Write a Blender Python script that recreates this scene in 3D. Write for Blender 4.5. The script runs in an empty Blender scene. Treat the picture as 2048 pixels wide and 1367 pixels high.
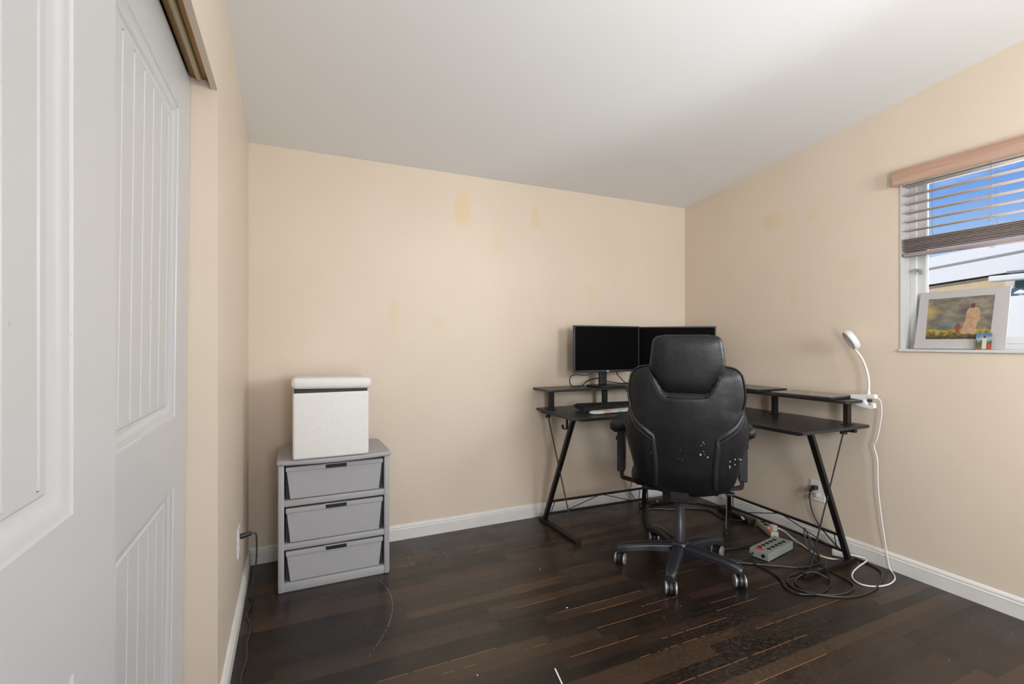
import bpy, bmesh, math, random
from mathutils import Vector, Matrix
random.seed(7)
C = bpy.context.scene.collection
PI = math.pi

# ------------------------------------------------------------------ camera numbers (2048 x 1367)
F, CX, CY, CZ = 963.7, 1024.0, 683.5, 1.22
TH = math.atan2(441, F)
ST, CT = math.sin(TH), math.cos(TH)

# ------------------------------------------------------------------ materials
def newmat(name):
    m = bpy.data.materials.new(name); m.use_nodes = True
    return m, m.node_tree, m.node_tree.nodes['Principled BSDF']

def mat(name, col, rough=.5, metal=0, spec=.5, bump=0, bscale=200, var=0, vscale=6, emit=None, es=0, coat=0):
    m, nt, b = newmat(name)
    b.inputs['Base Color'].default_value = (*col, 1)
    b.inputs['Roughness'].default_value = rough
    b.inputs['Metallic'].default_value = metal
    b.inputs['Specular IOR Level'].default_value = spec
    b.inputs['Coat Weight'].default_value = coat
    tc = nt.nodes.new('ShaderNodeTexCoord')
    if var:
        n = nt.nodes.new('ShaderNodeTexNoise'); n.inputs['Scale'].default_value = vscale
        n.inputs['Detail'].default_value = 4
        nt.links.new(tc.outputs['Object'], n.inputs['Vector'])
        r = nt.nodes.new('ShaderNodeValToRGB')
        r.color_ramp.elements[0].position = .3; r.color_ramp.elements[1].position = .7
        r.color_ramp.elements[0].color = (*[c*(1-var) for c in col], 1)
        r.color_ramp.elements[1].color = (*[min(1, c*(1+var)) for c in col], 1)
        nt.links.new(n.outputs['Fac'], r.inputs['Fac']); nt.links.new(r.outputs['Color'], b.inputs['Base Color'])
    if bump:
        n2 = nt.nodes.new('ShaderNodeTexNoise'); n2.inputs['Scale'].default_value = bscale
        nt.links.new(tc.outputs['Object'], n2.inputs['Vector'])
        bp = nt.nodes.new('ShaderNodeBump'); bp.inputs['Strength'].default_value = bump
        bp.inputs['Distance'].default_value = .002
        nt.links.new(n2.outputs['Fac'], bp.inputs['Height']); nt.links.new(bp.outputs['Normal'], b.inputs['Normal'])
    if emit:
        b.inputs['Emission Color'].default_value = (*emit, 1); b.inputs['Emission Strength'].default_value = es
    return m

def M_(nt, op, a, b=None, c=None, clamp=False):
    n = nt.nodes.new('ShaderNodeMath'); n.operation = op; n.use_clamp = clamp
    for i, v in enumerate((a, b, c)):
        if v is None: continue
        if isinstance(v, (int, float)): n.inputs[i].default_value = v
        else: nt.links.new(v, n.inputs[i])
    return n.outputs[0]

def mixc(nt, fac, a, b):
    n = nt.nodes.new('ShaderNodeMix'); n.data_type = 'RGBA'
    if isinstance(fac, (int, float)): n.inputs[0].default_value = fac
    else: nt.links.new(fac, n.inputs[0])
    for s, v in ((6, a), (7, b)):
        if isinstance(v, tuple): n.inputs[s].default_value = (*v, 1)
        else: nt.links.new(v, n.inputs[s])
    return n.outputs[2]

def noise(nt, vec, scale, detail=3, rough=.5, dims='3D'):
    n = nt.nodes.new('ShaderNodeTexNoise'); n.inputs['Scale'].default_value = scale
    n.inputs['Detail'].default_value = detail; n.inputs['Roughness'].default_value = rough
    nt.links.new(vec, n.inputs['Vector']); return n.outputs['Fac']

def pos(nt):
    g = nt.nodes.new('ShaderNodeNewGeometry'); s = nt.nodes.new('ShaderNodeSeparateXYZ')
    nt.links.new(g.outputs['Position'], s.inputs[0]); return g.outputs['Position'], s.outputs

def comb(nt, x, y, z):
    n = nt.nodes.new('ShaderNodeCombineXYZ')
    for i, v in enumerate((x, y, z)):
        if isinstance(v, (int, float)): n.inputs[i].default_value = v
        else: nt.links.new(v, n.inputs[i])
    return n.outputs[0]

def ramp(nt, f, stops):
    r = nt.nodes.new('ShaderNodeValToRGB'); cr = r.color_ramp
    while len(cr.elements) < len(stops): cr.elements.new(.5)
    for e, (p, c) in zip(cr.elements, stops):
        e.position = p; e.color = (*c, 1) if isinstance(c, tuple) else (c, c, c, 1)
    nt.links.new(f, r.inputs[0]); return r.outputs[0]

def wall_mat():
    m, nt, b = newmat('beige_wall_paint')
    P, (x, y, z) = pos(nt)
    base = ramp(nt, noise(nt, P, 1.3, 3), [(.3, (.66, .565, .455)), (.7, (.70, .605, .50))])
    # yellowed patches of old paint: (axis value 1, z, half widths, strength, which wall)
    spots = [(1.018, 2.09, .062, .12, .8, 'b'), (1.553, 2.10, .04, .09, .6, 'b'), (1.268, 1.91, .04, .07, .45, 'b'),
             (.575, 1.37, .03, .11, .5, 'b'), (.86, 1.34, .035, .05, .35, 'b'), (2.03, 1.56, .04, .09, .35, 'b'),
             (2.21, 2.03, .075, .06, .6, 'r'), (1.94, 2.005, .04, .04, .45, 'r'), (2.06, 1.52, .025, .07, .45, 'r'),
             (2.445, 1.88, .03, .06, .35, 'r'), (1.72, 1.64, .06, .06, .3, 'r'), (1.70, 1.2, .05, .1, .2, 'r'),
             (2.6, 2.1, .05, .25, .3, 'l'), (2.15, 2.15, .04, .3, .35, 'l')]
    wob = noise(nt, P, 9, 2)
    acc = None
    for cx, cz, rx, rz, st, w in spots:
        u = x if w == 'b' else y
        dx = M_(nt, 'ABSOLUTE', M_(nt, 'DIVIDE', M_(nt, 'SUBTRACT', u, cx), rx))
        dz = M_(nt, 'ABSOLUTE', M_(nt, 'DIVIDE', M_(nt, 'SUBTRACT', z, cz), rz))
        d = M_(nt, 'ADD', M_(nt, 'POWER', dx, 3.0), M_(nt, 'POWER', dz, 3.0))
        d = M_(nt, 'ADD', d, M_(nt, 'MULTIPLY', M_(nt, 'SUBTRACT', wob, .5), 1.6))
        v = M_(nt, 'MULTIPLY', M_(nt, 'SUBTRACT', 1.25, d, clamp=True), st)
        if w == 'b': g = M_(nt, 'GREATER_THAN', y, 2.99)
        elif w == 'r': g = M_(nt, 'GREATER_THAN', x, 2.92)
        else: g = M_(nt, 'LESS_THAN', x, -.2)
        v = M_(nt, 'MULTIPLY', v, g)
        acc = v if acc is None else M_(nt, 'MAXIMUM', acc, v)
    col = mixc(nt, acc, base, (.68, .54, .34))
    nt.links.new(col, b.inputs['Base Color'])
    b.inputs['Roughness'].default_value = .42
    b.inputs['Specular IOR Level'].default_value = .35
    bp = nt.nodes.new('ShaderNodeBump'); bp.inputs['Strength'].default_value = .12; bp.inputs['Distance'].default_value = .003
    nt.links.new(noise(nt, P, 55, 3), bp.inputs['Height']); nt.links.new(bp.outputs[0], b.inputs['Normal'])
    return m

def floor_mat():
    m, nt, b = newmat('dark_stained_floorboards')
    P, (x, y, z) = pos(nt)
    W = .0572
    rowf = M_(nt, 'DIVIDE', y, W); row = M_(nt, 'FLOOR', rowf)
    fy = M_(nt, 'SUBTRACT', rowf, row)
    wn = nt.nodes.new('ShaderNodeTexWhiteNoise'); wn.noise_dimensions = '1D'; nt.links.new(row, wn.inputs['W'])
    xs = M_(nt, 'ADD', M_(nt, 'DIVIDE', x, .78), M_(nt, 'MULTIPLY', wn.outputs['Value'], 7.3))
    colf = M_(nt, 'FLOOR', xs); fx = M_(nt, 'SUBTRACT', xs, colf)
    wn2 = nt.nodes.new('ShaderNodeTexWhiteNoise'); wn2.noise_dimensions = '2D'
    nt.links.new(comb(nt, colf, row, 0), wn2.inputs['Vector'])
    rnd = wn2.outputs['Value']
    base = ramp(nt, rnd, [(0, (.006, .004, .003)), (.3, (.010, .0065, .005)), (.55, (.017, .010, .007)), (.8, (.036, .021, .012)), (1, (.050, .029, .016))])
    gv = comb(nt, M_(nt, 'MULTIPLY', x, 1.6), M_(nt, 'MULTIPLY', y, 42), M_(nt, 'MULTIPLY', rnd, 40))
    grain = noise(nt, gv, 2.2, 5, .65)
    base = mixc(nt, M_(nt, 'MULTIPLY', ramp(nt, grain, [(.45, 0.), (.75, 1.)]), .42), base, (.052, .029, .015))
    big = noise(nt, comb(nt, M_(nt, 'MULTIPLY', x, .7), M_(nt, 'MULTIPLY', y, 1.5), 0), 1.7, 2)
    base = mixc(nt, M_(nt, 'MULTIPLY', ramp(nt, big, [(.5, 0.), (.72, 1.)]), .3), base, (.055, .030, .016))
    # seams
    ed = M_(nt, 'MINIMUM', fy, M_(nt, 'SUBTRACT', 1, fy))
    seam = M_(nt, 'LESS_THAN', ed, .022)
    ex = M_(nt, 'LESS_THAN', M_(nt, 'MINIMUM', fx, M_(nt, 'SUBTRACT', 1, fx)), .0016)
    seam = M_(nt, 'MAXIMUM', seam, ex)
    base = mixc(nt, M_(nt, 'MULTIPLY', seam, .55), base, (.005, .0035, .003))
    # worn bright seams, where the stain rubbed off
    wear = noise(nt, comb(nt, M_(nt, 'MULTIPLY', x, .62), M_(nt, 'MULTIPLY', row, 3.7), 0), 1.9, 2)
    area = M_(nt, 'SUBTRACT', 1, M_(nt, 'DIVIDE', M_(nt, 'ADD', M_(nt, 'ABSOLUTE', M_(nt, 'SUBTRACT', x, 1.45)),
             M_(nt, 'ABSOLUTE', M_(nt, 'SUBTRACT', y, 1.5))), 1.9), clamp=True)
    wm = M_(nt, 'MULTIPLY', M_(nt, 'GREATER_THAN', M_(nt, 'ADD', wear, M_(nt, 'MULTIPLY', area, .18)), .66), M_(nt, 'LESS_THAN', M_(nt, 'ABSOLUTE', M_(nt, 'SUBTRACT', fy, .03)), .022))
    wm = M_(nt, 'MULTIPLY', wm, M_(nt, 'GREATER_THAN', noise(nt, P, 30, 3), .40))
    base = mixc(nt, M_(nt, 'MULTIPLY', wm, .85), base, (.34, .15, .055))
    # crumbs and dust
    vo = nt.nodes.new('ShaderNodeTexVoronoi'); vo.inputs['Scale'].default_value = 11
    nt.links.new(P, vo.inputs['Vector'])
    sp = M_(nt, 'MULTIPLY', M_(nt, 'LESS_THAN', vo.outputs['Distance'], .030), M_(nt, 'GREATER_THAN', noise(nt, P, 2.4, 2), .53))
    base = mixc(nt, M_(nt, 'MULTIPLY', sp, .7), base, (.42, .38, .33))
    # scuffed dust near the drawers and a hairline scratch
    def blob(cx, cy, rx, ry, st, sc):
        d = M_(nt, 'ADD', M_(nt, 'POWER', M_(nt, 'DIVIDE', M_(nt, 'SUBTRACT', x, cx), rx), 2.), M_(nt, 'POWER', M_(nt, 'DIVIDE', M_(nt, 'SUBTRACT', y, cy), ry), 2.))
        k = M_(nt, 'SUBTRACT', 1, d, clamp=True)
        return M_(nt, 'MULTIPLY', M_(nt, 'MULTIPLY', k, ramp(nt, noise(nt, P, sc, 4, .7), [(.5, 0.), (.62, 1.)])), st)
    dust = M_(nt, 'MAXIMUM', blob(.66, 2.67, .2, .16, .30, 34), blob(1.7, 1.35, .7, .35, .12, 60))
    base = mixc(nt, dust, base, (.26, .23, .19))
    cxs = M_(nt, 'ADD', .435, M_(nt, 'MULTIPLY', M_(nt, 'POWER', M_(nt, 'SUBTRACT', y, 2.36), 2.), -.9))
    sc = M_(nt, 'MULTIPLY', M_(nt, 'LESS_THAN', M_(nt, 'ABSOLUTE', M_(nt, 'SUBTRACT', x, cxs)), .0017),
            M_(nt, 'MULTIPLY', M_(nt, 'GREATER_THAN', y, 1.93), M_(nt, 'LESS_THAN', y, 2.52)))
    sc = M_(nt, 'MULTIPLY', sc, M_(nt, 'GREATER_THAN', noise(nt, P, 60, 2), .45))
    base = mixc(nt, M_(nt, 'MULTIPLY', sc, .5), base, (.35, .32, .28))
    nt.links.new(base, b.inputs['Base Color'])
    rr = ramp(nt, noise(nt, P, 5, 4, .6), [(.3, .24), (.7, .42)])
    nt.links.new(rr, b.inputs['Roughness'])
    b.inputs['Specular IOR Level'].default_value = .62
    bp = nt.nodes.new('ShaderNodeBump'); bp.inputs['Strength'].default_value = .25; bp.inputs['Distance'].default_value = .0015
    hh = M_(nt, 'ADD', M_(nt, 'MULTIPLY', seam, -1.), M_(nt, 'MULTIPLY', grain, .6))
    nt.links.new(hh, bp.inputs['Height']); nt.links.new(bp.outputs[0], b.inputs['Normal'])
    return m

def door_mat():
    m, nt, b = newmat('white_door_paint')
    P, (x, y, z) = pos(nt)
    sc = ramp(nt, noise(nt, comb(nt, x, M_(nt, 'MULTIPLY', y, 1.), M_(nt, 'MULTIPLY', z, .55)), 38, 3, .6), [(.735, 0.), (.76, 1.)])
    lo = M_(nt, 'LESS_THAN', z, 1.45)
    col = mixc(nt, M_(nt, 'MULTIPLY', M_(nt, 'MULTIPLY', sc, lo), .45), (.54, .545, .55), (.30, .29, .27))
    nt.links.new(col, b.inputs['Base Color']); b.inputs['Roughness'].default_value = .35
    bp = nt.nodes.new('ShaderNodeBump'); bp.inputs['Strength'].default_value = .08; bp.inputs['Distance'].default_value = .002
    nt.links.new(noise(nt, comb(nt, x, y, M_(nt, 'MULTIPLY', z, .3)), 30, 3), bp.inputs['Height']); nt.links.new(bp.outputs[0], b.inputs['Normal'])
    return m

def weave_mat():
    m, nt, b = newmat('woven_grey_plastic')
    tc = nt.nodes.new('ShaderNodeTexCoord'); s = nt.nodes.new('ShaderNodeSeparateXYZ'); nt.links.new(tc.outputs['Object'], s.inputs[0])
    x, y, z = s.outputs
    a = M_(nt, 'MULTIPLY', M_(nt, 'ADD', x, z), 62); c = M_(nt, 'MULTIPLY', M_(nt, 'SUBTRACT', x, z), 62)
    fa = M_(nt, 'PINGPONG', a, .5); fc = M_(nt, 'PINGPONG', c, .5)
    par = M_(nt, 'GREATER_THAN', M_(nt, 'MODULO', M_(nt, 'ADD', M_(nt, 'FLOOR', a), M_(nt, 'ADD', M_(nt, 'FLOOR', c), 400)), 2.), .5)
    h = M_(nt, 'ADD', M_(nt, 'MULTIPLY', par, fa), M_(nt, 'MULTIPLY', M_(nt, 'SUBTRACT', 1, par), fc))
    col = mixc(nt, M_(nt, 'MULTIPLY', h, 2.), (.335, .335, .35), (.42, .42, .435))
    nt.links.new(col, b.inputs['Base Color']); b.inputs['Roughness'].default_value = .5
    bp = nt.nodes.new('ShaderNodeBump'); bp.inputs['Strength'].default_value = .6; bp.inputs['Distance'].default_value = .002
    nt.links.new(h, bp.inputs['Height']); nt.links.new(bp.outputs[0], b.inputs['Normal'])
    return m

def wood_mat(name, c1, c2, rough=.45, axis='y', spec=.4):
    m, nt, b = newmat(name)
    P, (x, y, z) = pos(nt)
    v = comb(nt, M_(nt, 'MULTIPLY', x, 1.5 if axis == 'x' else 40), M_(nt, 'MULTIPLY', y, 1.5 if axis == 'y' else 40), M_(nt, 'MULTIPLY', z, 40))
    g = noise(nt, v, 1.5, 4, .6)
    nt.links.new(ramp(nt, g, [(.3, c1), (.7, c2)]), b.inputs['Base Color'])
    b.inputs['Roughness'].default_value = rough; b.inputs['Specular IOR Level'].default_value = spec
    return m

def sherpa_mat():
    m, nt, b = newmat('white_boucle_fabric')
    P, _ = pos(nt)
    n1 = noise(nt, P, 190, 4, .7); vo = nt.nodes.new('ShaderNodeTexVoronoi'); vo.inputs['Scale'].default_value = 170
    nt.links.new(P, vo.inputs['Vector'])
    h = M_(nt, 'ADD', n1, M_(nt, 'MULTIPLY', vo.outputs['Distance'], .7))
    nt.links.new(ramp(nt, h, [(.4, (.74, .735, .72)), (.95, (.80, .795, .785))]), b.inputs['Base Color'])
    b.inputs['Roughness'].default_value = .95; b.inputs['Specular IOR Level'].default_value = .1
    bp = nt.nodes.new('ShaderNodeBump'); bp.inputs['Strength'].default_value = .45; bp.inputs['Distance'].default_value = .003
    nt.links.new(h, bp.inputs['Height']); nt.links.new(bp.outputs[0], b.inputs['Normal'])
    return m

def painting_mat(y0, y1, z0, z1):
    # a plain stormy landscape: grey clouds, a yellow break on the left, dim meadow below
    m, nt, b = newmat('landscape_print')
    P, (x, y, z) = pos(nt)
    u = M_(nt, 'DIVIDE', M_(nt, 'SUBTRACT', y, y1), y0-y1)      # 0 far (left in view) .. 1 near
    v = M_(nt, 'DIVIDE', M_(nt, 'SUBTRACT', z, z0), z1-z0)
    n = noise(nt, comb(nt, M_(nt, 'MULTIPLY', u, 3), M_(nt, 'MULTIPLY', v, 4), 0), 1.3, 5, .6)
    sky = ramp(nt, n, [(.3, (.075, .068, .058)), (.5, (.16, .14, .11)), (.7, (.30, .26, .19))])
    yl = M_(nt, 'SUBTRACT', 1, M_(nt, 'ADD', M_(nt, 'MULTIPLY', u, 3.2), M_(nt, 'MULTIPLY', M_(nt, 'ABSOLUTE', M_(nt, 'SUBTRACT', v, .68)), 3.5)), clamp=True)
    sky = mixc(nt, yl, sky, (.42, .33, .10))
    lake = M_(nt, 'MULTIPLY', M_(nt, 'LESS_THAN', M_(nt, 'ABSOLUTE', M_(nt, 'SUBTRACT', v, .36)), .05), M_(nt, 'LESS_THAN', M_(nt, 'ABSOLUTE', M_(nt, 'SUBTRACT', u, .38)), .16))
    sky = mixc(nt, M_(nt, 'MULTIPLY', lake, .6), sky, (.10, .22, .20))
    hz = M_(nt, 'LESS_THAN', v, M_(nt, 'ADD', .24, M_(nt, 'MULTIPLY', M_(nt, 'SUBTRACT', n, .5), .5)))
    gr = ramp(nt, M_(nt, 'ADD', v, M_(nt, 'MULTIPLY', M_(nt, 'SUBTRACT', noise(nt, P, 60, 3), .5), .35)), [(.02, (.045, .035, .02)), (.13, (.16, .11, .03)), (.2, (.38, .29, .05)), (.3, (.13, .10, .04))])
    nt.links.new(mixc(nt, hz, sky, gr), b.inputs['Base Color'])
    b.inputs['Roughness'].default_value = .5
    return m

def rest_mat():
    m, nt, b = newmat('marbled_blue_coral_gel_rest')
    P, _ = pos(nt)
    n = noise(nt, P, 9, 3, .6)
    nt.links.new(ramp(nt, n, [(.32, (.02, .30, .42)), (.42, (.45, .68, .75)), (.5, (.80, .82, .80)), (.58, (.75, .72, .66)), (.64, (.72, .28, .20)), (.72, (.55, .72, .76))]), b.inputs['Base Color'])
    b.inputs['Roughness'].default_value = .4
    return m

def leather_mat():
    m, nt, b = newmat('black_leather')
    tc = nt.nodes.new('ShaderNodeTexCoord')
    b.inputs['Base Color'].default_value = (.0075, .008, .0095, 1)
    b.inputs['Specular IOR Level'].default_value = .38
    vo = nt.nodes.new('ShaderNodeTexVoronoi'); vo.inputs['Scale'].default_value = 260; nt.links.new(tc.outputs['Object'], vo.inputs['Vector'])
    n = nt.nodes.new('ShaderNodeTexNoise'); n.inputs['Scale'].default_value = 9; nt.links.new(tc.outputs['Object'], n.inputs['Vector'])
    h = M_(nt, 'ADD', M_(nt, 'MULTIPLY', vo.outputs['Distance'], .25), M_(nt, 'MULTIPLY', n.outputs['Fac'], 1.6))
    bp = nt.nodes.new('ShaderNodeBump'); bp.inputs['Strength'].default_value = .35; bp.inputs['Distance'].default_value = .006
    nt.links.new(h, bp.inputs['Height']); nt.links.new(bp.outputs[0], b.inputs['Normal'])
    nt.links.new(ramp(nt, n.outputs['Fac'], [(.3, .32), (.7, .46)]), b.inputs['Roughness'])
    return m

def glass_mat():
    m = bpy.data.materials.new('window_glass'); m.use_nodes = True; nt = m.node_tree
    nt.nodes.remove(nt.nodes['Principled BSDF'])
    t = nt.nodes.new('ShaderNodeBsdfTransparent'); t.inputs[0].default_value = (.96, .97, .97, 1)
    g = nt.nodes.new('ShaderNodeBsdfGlossy'); g.inputs['Roughness'].default_value = .02
    fr = nt.nodes.new('ShaderNodeFresnel'); fr.inputs[0].default_value = 1.25
    mx = nt.nodes.new('ShaderNodeMixShader')
    nt.links.new(fr.outputs[0], mx.inputs[0]); nt.links.new(t.outputs[0], mx.inputs[1]); nt.links.new(g.outputs[0], mx.inputs[2])
    nt.links.new(mx.outputs[0], nt.nodes['Material Output'].inputs[0]); return m

WALL = wall_mat(); FLOOR = floor_mat(); DOOR = door_mat()
CEIL = mat('ceiling_paint', (.80, .805, .81), .75, bump=.08, bscale=60, spec=.2)
TRIM = mat('white_trim_paint', (.70, .69, .66), .4, var=.04, vscale=9)
VINYL = mat('white_vinyl', (.58, .585, .58), .4)
REVEAL = mat('white_reveal_paint', (.48, .465, .455), .5)
BRASS = mat('brass_track', (.30, .19, .07), .4, .7)
RAILM = mat('painted_rail', (.52, .45, .30), .45, .2)
DARKIN = mat('closet_dark_wood', (.06, .045, .03), .8)
STEEL = mat('brushed_nickel', (.45, .45, .46), .3, .9)
BLACKM = mat('black_powder_coated_steel', (.012, .011, .011), .42, .2)
BLACKP = mat('black_plastic', (.011, .011, .013), .42)
CABLE = mat('black_cable_rubber', (.016, .015, .015), .38)
GREYCAB = mat('grey_cable_rubber', (.03, .028, .026), .42)
WCABLE = mat('white_cable', (.72, .70, .68), .45)
CCABLE = mat('cream_cable', (.60, .52, .38), .5)
DESKM = wood_mat('black_wood_laminate', (.013, .013, .014), (.024, .024, .025), .33, 'y', .5)
DESKE = mat('black_laminate_edge', (.012, .013, .018), .3)
SCREEN = mat('black_screen', (.0012, .0012, .0013), .6, spec=.06)
BEZEL = mat('dark_grey_bezel', (.030, .034, .042), .38, .2)
LEATHER = leather_mat()
PIPING = mat('black_piping', (.005, .005, .006), .4)
BAND = mat('slate_black_leather_band', (.013, .014, .019), .42, bump=.2, bscale=300)
PATCH = mat('peeled_leather_backing', (.34, .34, .35), .8)
NYLON = mat('dark_nylon_base', (.020, .021, .028), .3, spec=.6)
WHEELM = mat('black_caster_rubber', (.012, .012, .013), .4)
WHEELD = mat('silver_caster_cap', (.42, .41, .40), .35, .6)
SHERPA = sherpa_mat()
DBAND = mat('charcoal_gap_band', (.045, .042, .038), .8)
GREYP = mat('grey_plastic', (.375, .375, .385), .45)
WEAVE = weave_mat()
DGAP = mat('drawer_shadow_gap', (.03, .03, .035), .7)
VALM = wood_mat('faux_wood_valance', (.43, .265, .19), (.52, .35, .27), .45, 'y')
SLATM = mat('blind_slat', (.50, .40, .33), .5)
SLATD = wood_mat('blind_stack_slat', (.24, .19, .18), (.46, .38, .36), .5, 'y')
CORDM = mat('blind_cord', (.25, .22, .20), .8)
LAMPW = mat('white_lamp_plastic', (.78, .77, .76), .3)
LAMPD = mat('lamp_diffuser', (.82, .82, .85), .5)
PLATE = mat('outlet_plate_white', (.70, .71, .73), .35)
SLOT = mat('outlet_slot', (.008, .008, .008), .6)
PSTRIP = mat('grey_green_painted_metal', (.235, .27, .235), .4)
REDSW = mat('red_switch', (.55, .02, .02), .3)
REDL = mat('red_pilot_light', (.9, .02, .01), .3, emit=(1, .05, .02), es=2.5)
CREAMP = mat('cream_plug_plastic', (.50, .44, .36), .5)
MATB = mat('shaded_mat_board', (.44, .42, .41), .7)  # white board greyed, its backlit shade put into the colour
LAPT = mat('laptop_lid', (.26, .25, .24), .22, .85)
LAPTD = mat('dark_laptop_lid', (.05, .05, .052), .25, .6)
PAPER = mat('white_paper', (.75, .75, .73), .8)
GLASS = glass_mat()
KEYM = mat('keycap_black', (.02, .02, .023), .5)

# ------------------------------------------------------------------ mesh helpers
def box(bm, x0, x1, y0, y1, z0, z1, bev=0, seg=2, rot=None, piv=None):
    g = bmesh.ops.create_cube(bm, size=1)
    vs = g['verts']
    for v in vs:
        v.co = Vector(((x0+x1)/2+v.co.x*(x1-x0), (y0+y1)/2+v.co.y*(y1-y0), (z0+z1)/2+v.co.z*(z1-z0)))
    if bev:
        es = list({e for v in vs for e in v.link_edges})
        r = bmesh.ops.bevel(bm, geom=es, offset=bev, segments=seg, profile=.5, affect='EDGES')
        vs = r['verts']
        vs = list({v for f in r['faces'] for v in f.verts} | set(v for v in vs))
    if rot is not None:
        p = Vector(piv or ((x0+x1)/2, (y0+y1)/2, (z0+z1)/2))
        for v in vs: v.co = p + rot @ (v.co-p)
    return vs

def B(*a, **k):
    bm = bmesh.new(); box(bm, *a, **k); return bm

def smooth_path(pts, n=6):
    pts = [Vector(p) for p in pts]
    if len(pts) < 3 or n < 2: return pts
    out = []
    for i in range(len(pts)-1):
        p0 = pts[max(i-1, 0)]; p1 = pts[i]; p2 = pts[i+1]; p3 = pts[min(i+2, len(pts)-1)]
        for k in range(n):
            t = k/n
            out.append(.5*((2*p1)+(-p0+p2)*t+(2*p0-5*p1+4*p2-p3)*t*t+(-p0+3*p1-3*p2+p3)*t**3))
    out.append(pts[-1]); return out

def tube(bm, pts, r, seg=8, n=6, closed=False, flat=None):
    P = smooth_path(pts, n) if n > 1 else [Vector(p) for p in pts]
    N = len(P); rings = []
    up = None
    for i, p in enumerate(P):
        if closed: t = P[(i+1) % N]-P[i-1]
        else: t = P[min(i+1, N-1)]-P[max(i-1, 0)]
        if t.length < 1e-9: t = Vector((0, 0, 1))
        t.normalize()
        if up is None:
            up = Vector((0, 0, 1)) if abs(t.z) < .9 else Vector((1, 0, 0))
        a = t.cross(up)
        if a.length < 1e-6: a = t.orthogonal()
        a.normalize(); b = a.cross(t).normalized(); up = b
        rr = r(i/(N-1)) if callable(r) else r
        ring = []
        for k in range(seg):
            an = 2*PI*k/seg + (PI/4 if seg == 4 else 0)
            ring.append(bm.verts.new(p+a*math.cos(an)*rr+b*math.sin(an)*rr*(flat or 1)))
        rings.append(ring)
    M = N if closed else N-1
    for i in range(M):
        A = rings[i]; D = rings[(i+1) % N]
        for k in range(seg):
            bm.faces.new((A[k], A[(k+1) % seg], D[(k+1) % seg], D[k]))
    if not closed:
        bm.faces.new(rings[0][::-1]); bm.faces.new(rings[-1])

def T(pts, r, **k):
    bm = bmesh.new(); tube(bm, pts, r, **k); return bm

def bar(bm, p, q, w, d, ref=(0, 0, 1)):
    """rectangular bar from p to q; w along (dir x ref), d along the third axis"""
    p, q = Vector(p), Vector(q); t = (q-p).normalized(); a = t.cross(Vector(ref)).normalized(); b = a.cross(t)
    vs = [bm.verts.new(c+a*sx*w/2+b*sy*d/2) for c in (p, q) for sx, sy in ((-1, -1), (1, -1), (1, 1), (-1, 1))]
    for f in ((0, 1, 2, 3), (7, 6, 5, 4), (0, 4, 5, 1), (1, 5, 6, 2), (2, 6, 7, 3), (3, 7, 4, 0)):
        bm.faces.new([vs[i] for i in f])

def cyl(bm, p, q, r, seg=24, r2=None):
    p, q = Vector(p), Vector(q); t = (q-p).normalized(); a = t.orthogonal().normalized(); b = t.cross(a)
    R = [[bm.verts.new(c+(a*math.cos(2*PI*k/seg)+b*math.sin(2*PI*k/seg))*rr) for k in range(seg)] for c, rr in ((p, r), (q, r if r2 is None else r2))]
    for k in range(seg): bm.faces.new((R[0][k], R[0][(k+1) % seg], R[1][(k+1) % seg], R[1][k]))
    bm.faces.new(R[0][::-1]); bm.faces.new(R[1])

def lathe(bm, c, prof, seg=28, axis=None):
    c = Vector(c); rings = []
    ax = Vector(axis or (0, 0, 1)).normalized(); a = ax.orthogonal().normalized(); b = ax.cross(a)
    for r, z in prof:
        rings.append([bm.verts.new(c+ax*z+(a*math.cos(2*PI*k/seg)+b*math.sin(2*PI*k/seg))*max(r, 1e-5)) for k in range(seg)])
    for i in range(len(rings)-1):
        for k in range(seg): bm.faces.new((rings[i][k], rings[i][(k+1) % seg], rings[i+1][(k+1) % seg], rings[i+1][k]))
    bm.faces.new(rings[0][::-1]); bm.faces.new(rings[-1])

def prism(bm, poly, z0, z1, frame=None):
    """extrude polygon (list of 2D) between z0,z1; frame maps (u,v,w)->Vector"""
    f = frame or (lambda u, v, w: Vector((u, v, w)))
    lo = [bm.verts.new(f(u, v, z0)) for u, v in poly]; hi = [bm.verts.new(f(u, v, z1)) for u, v in poly]
    n = len(poly)
    bm.faces.new(lo[::-1]); bm.faces.new(hi)
    for i in range(n): bm.faces.new((lo[i], lo[(i+1) % n], hi[(i+1) % n], hi[i]))

def wloc(o):
    v = Vector((0, 0, 0))
    while o: v = v+o.location; o = o.parent
    return v

def obj(name, bm, m, parent=None, smooth=False, bev=0, sub=0, label=None, ang=40):
    base = wloc(parent)
    if parent is None and False: pass
    me = bpy.data.meshes.new(name)
    bmesh.ops.recalc_face_normals(bm, faces=bm.faces)
    off = base
    for v in bm.verts: v.co -= off
    bm.to_mesh(me); bm.free()
    if isinstance(m, (list, tuple)):
        for q in m: me.materials.append(q)
    else: me.materials.append(m)
    o = bpy.data.objects.new(name, me); C.objects.link(o)
    if parent: o.parent = parent
    if smooth:
        me.polygons.foreach_set('use_smooth', [True]*len(me.polygons))
        try: me.set_sharp_from_angle(angle=math.radians(ang))
        except Exception: pass
    if bev:
        mo = o.modifiers.new('b', 'BEVEL'); mo.width = bev; mo.segments = 2; mo.limit_method = 'ANGLE'
    if sub:
        mo = o.modifiers.new('s', 'SUBSURF'); mo.levels = sub; mo.render_levels = sub
    if label: o['label'] = label
    return o

def thing(name, label, cat, loc=(0, 0, 0), group=None):
    o = bpy.data.objects.new(name, None); C.objects.link(o); o.location = loc; o.empty_display_size = .1
    o['label'] = label; o['category'] = cat
    if group: o['group'] = group
    return o

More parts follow.
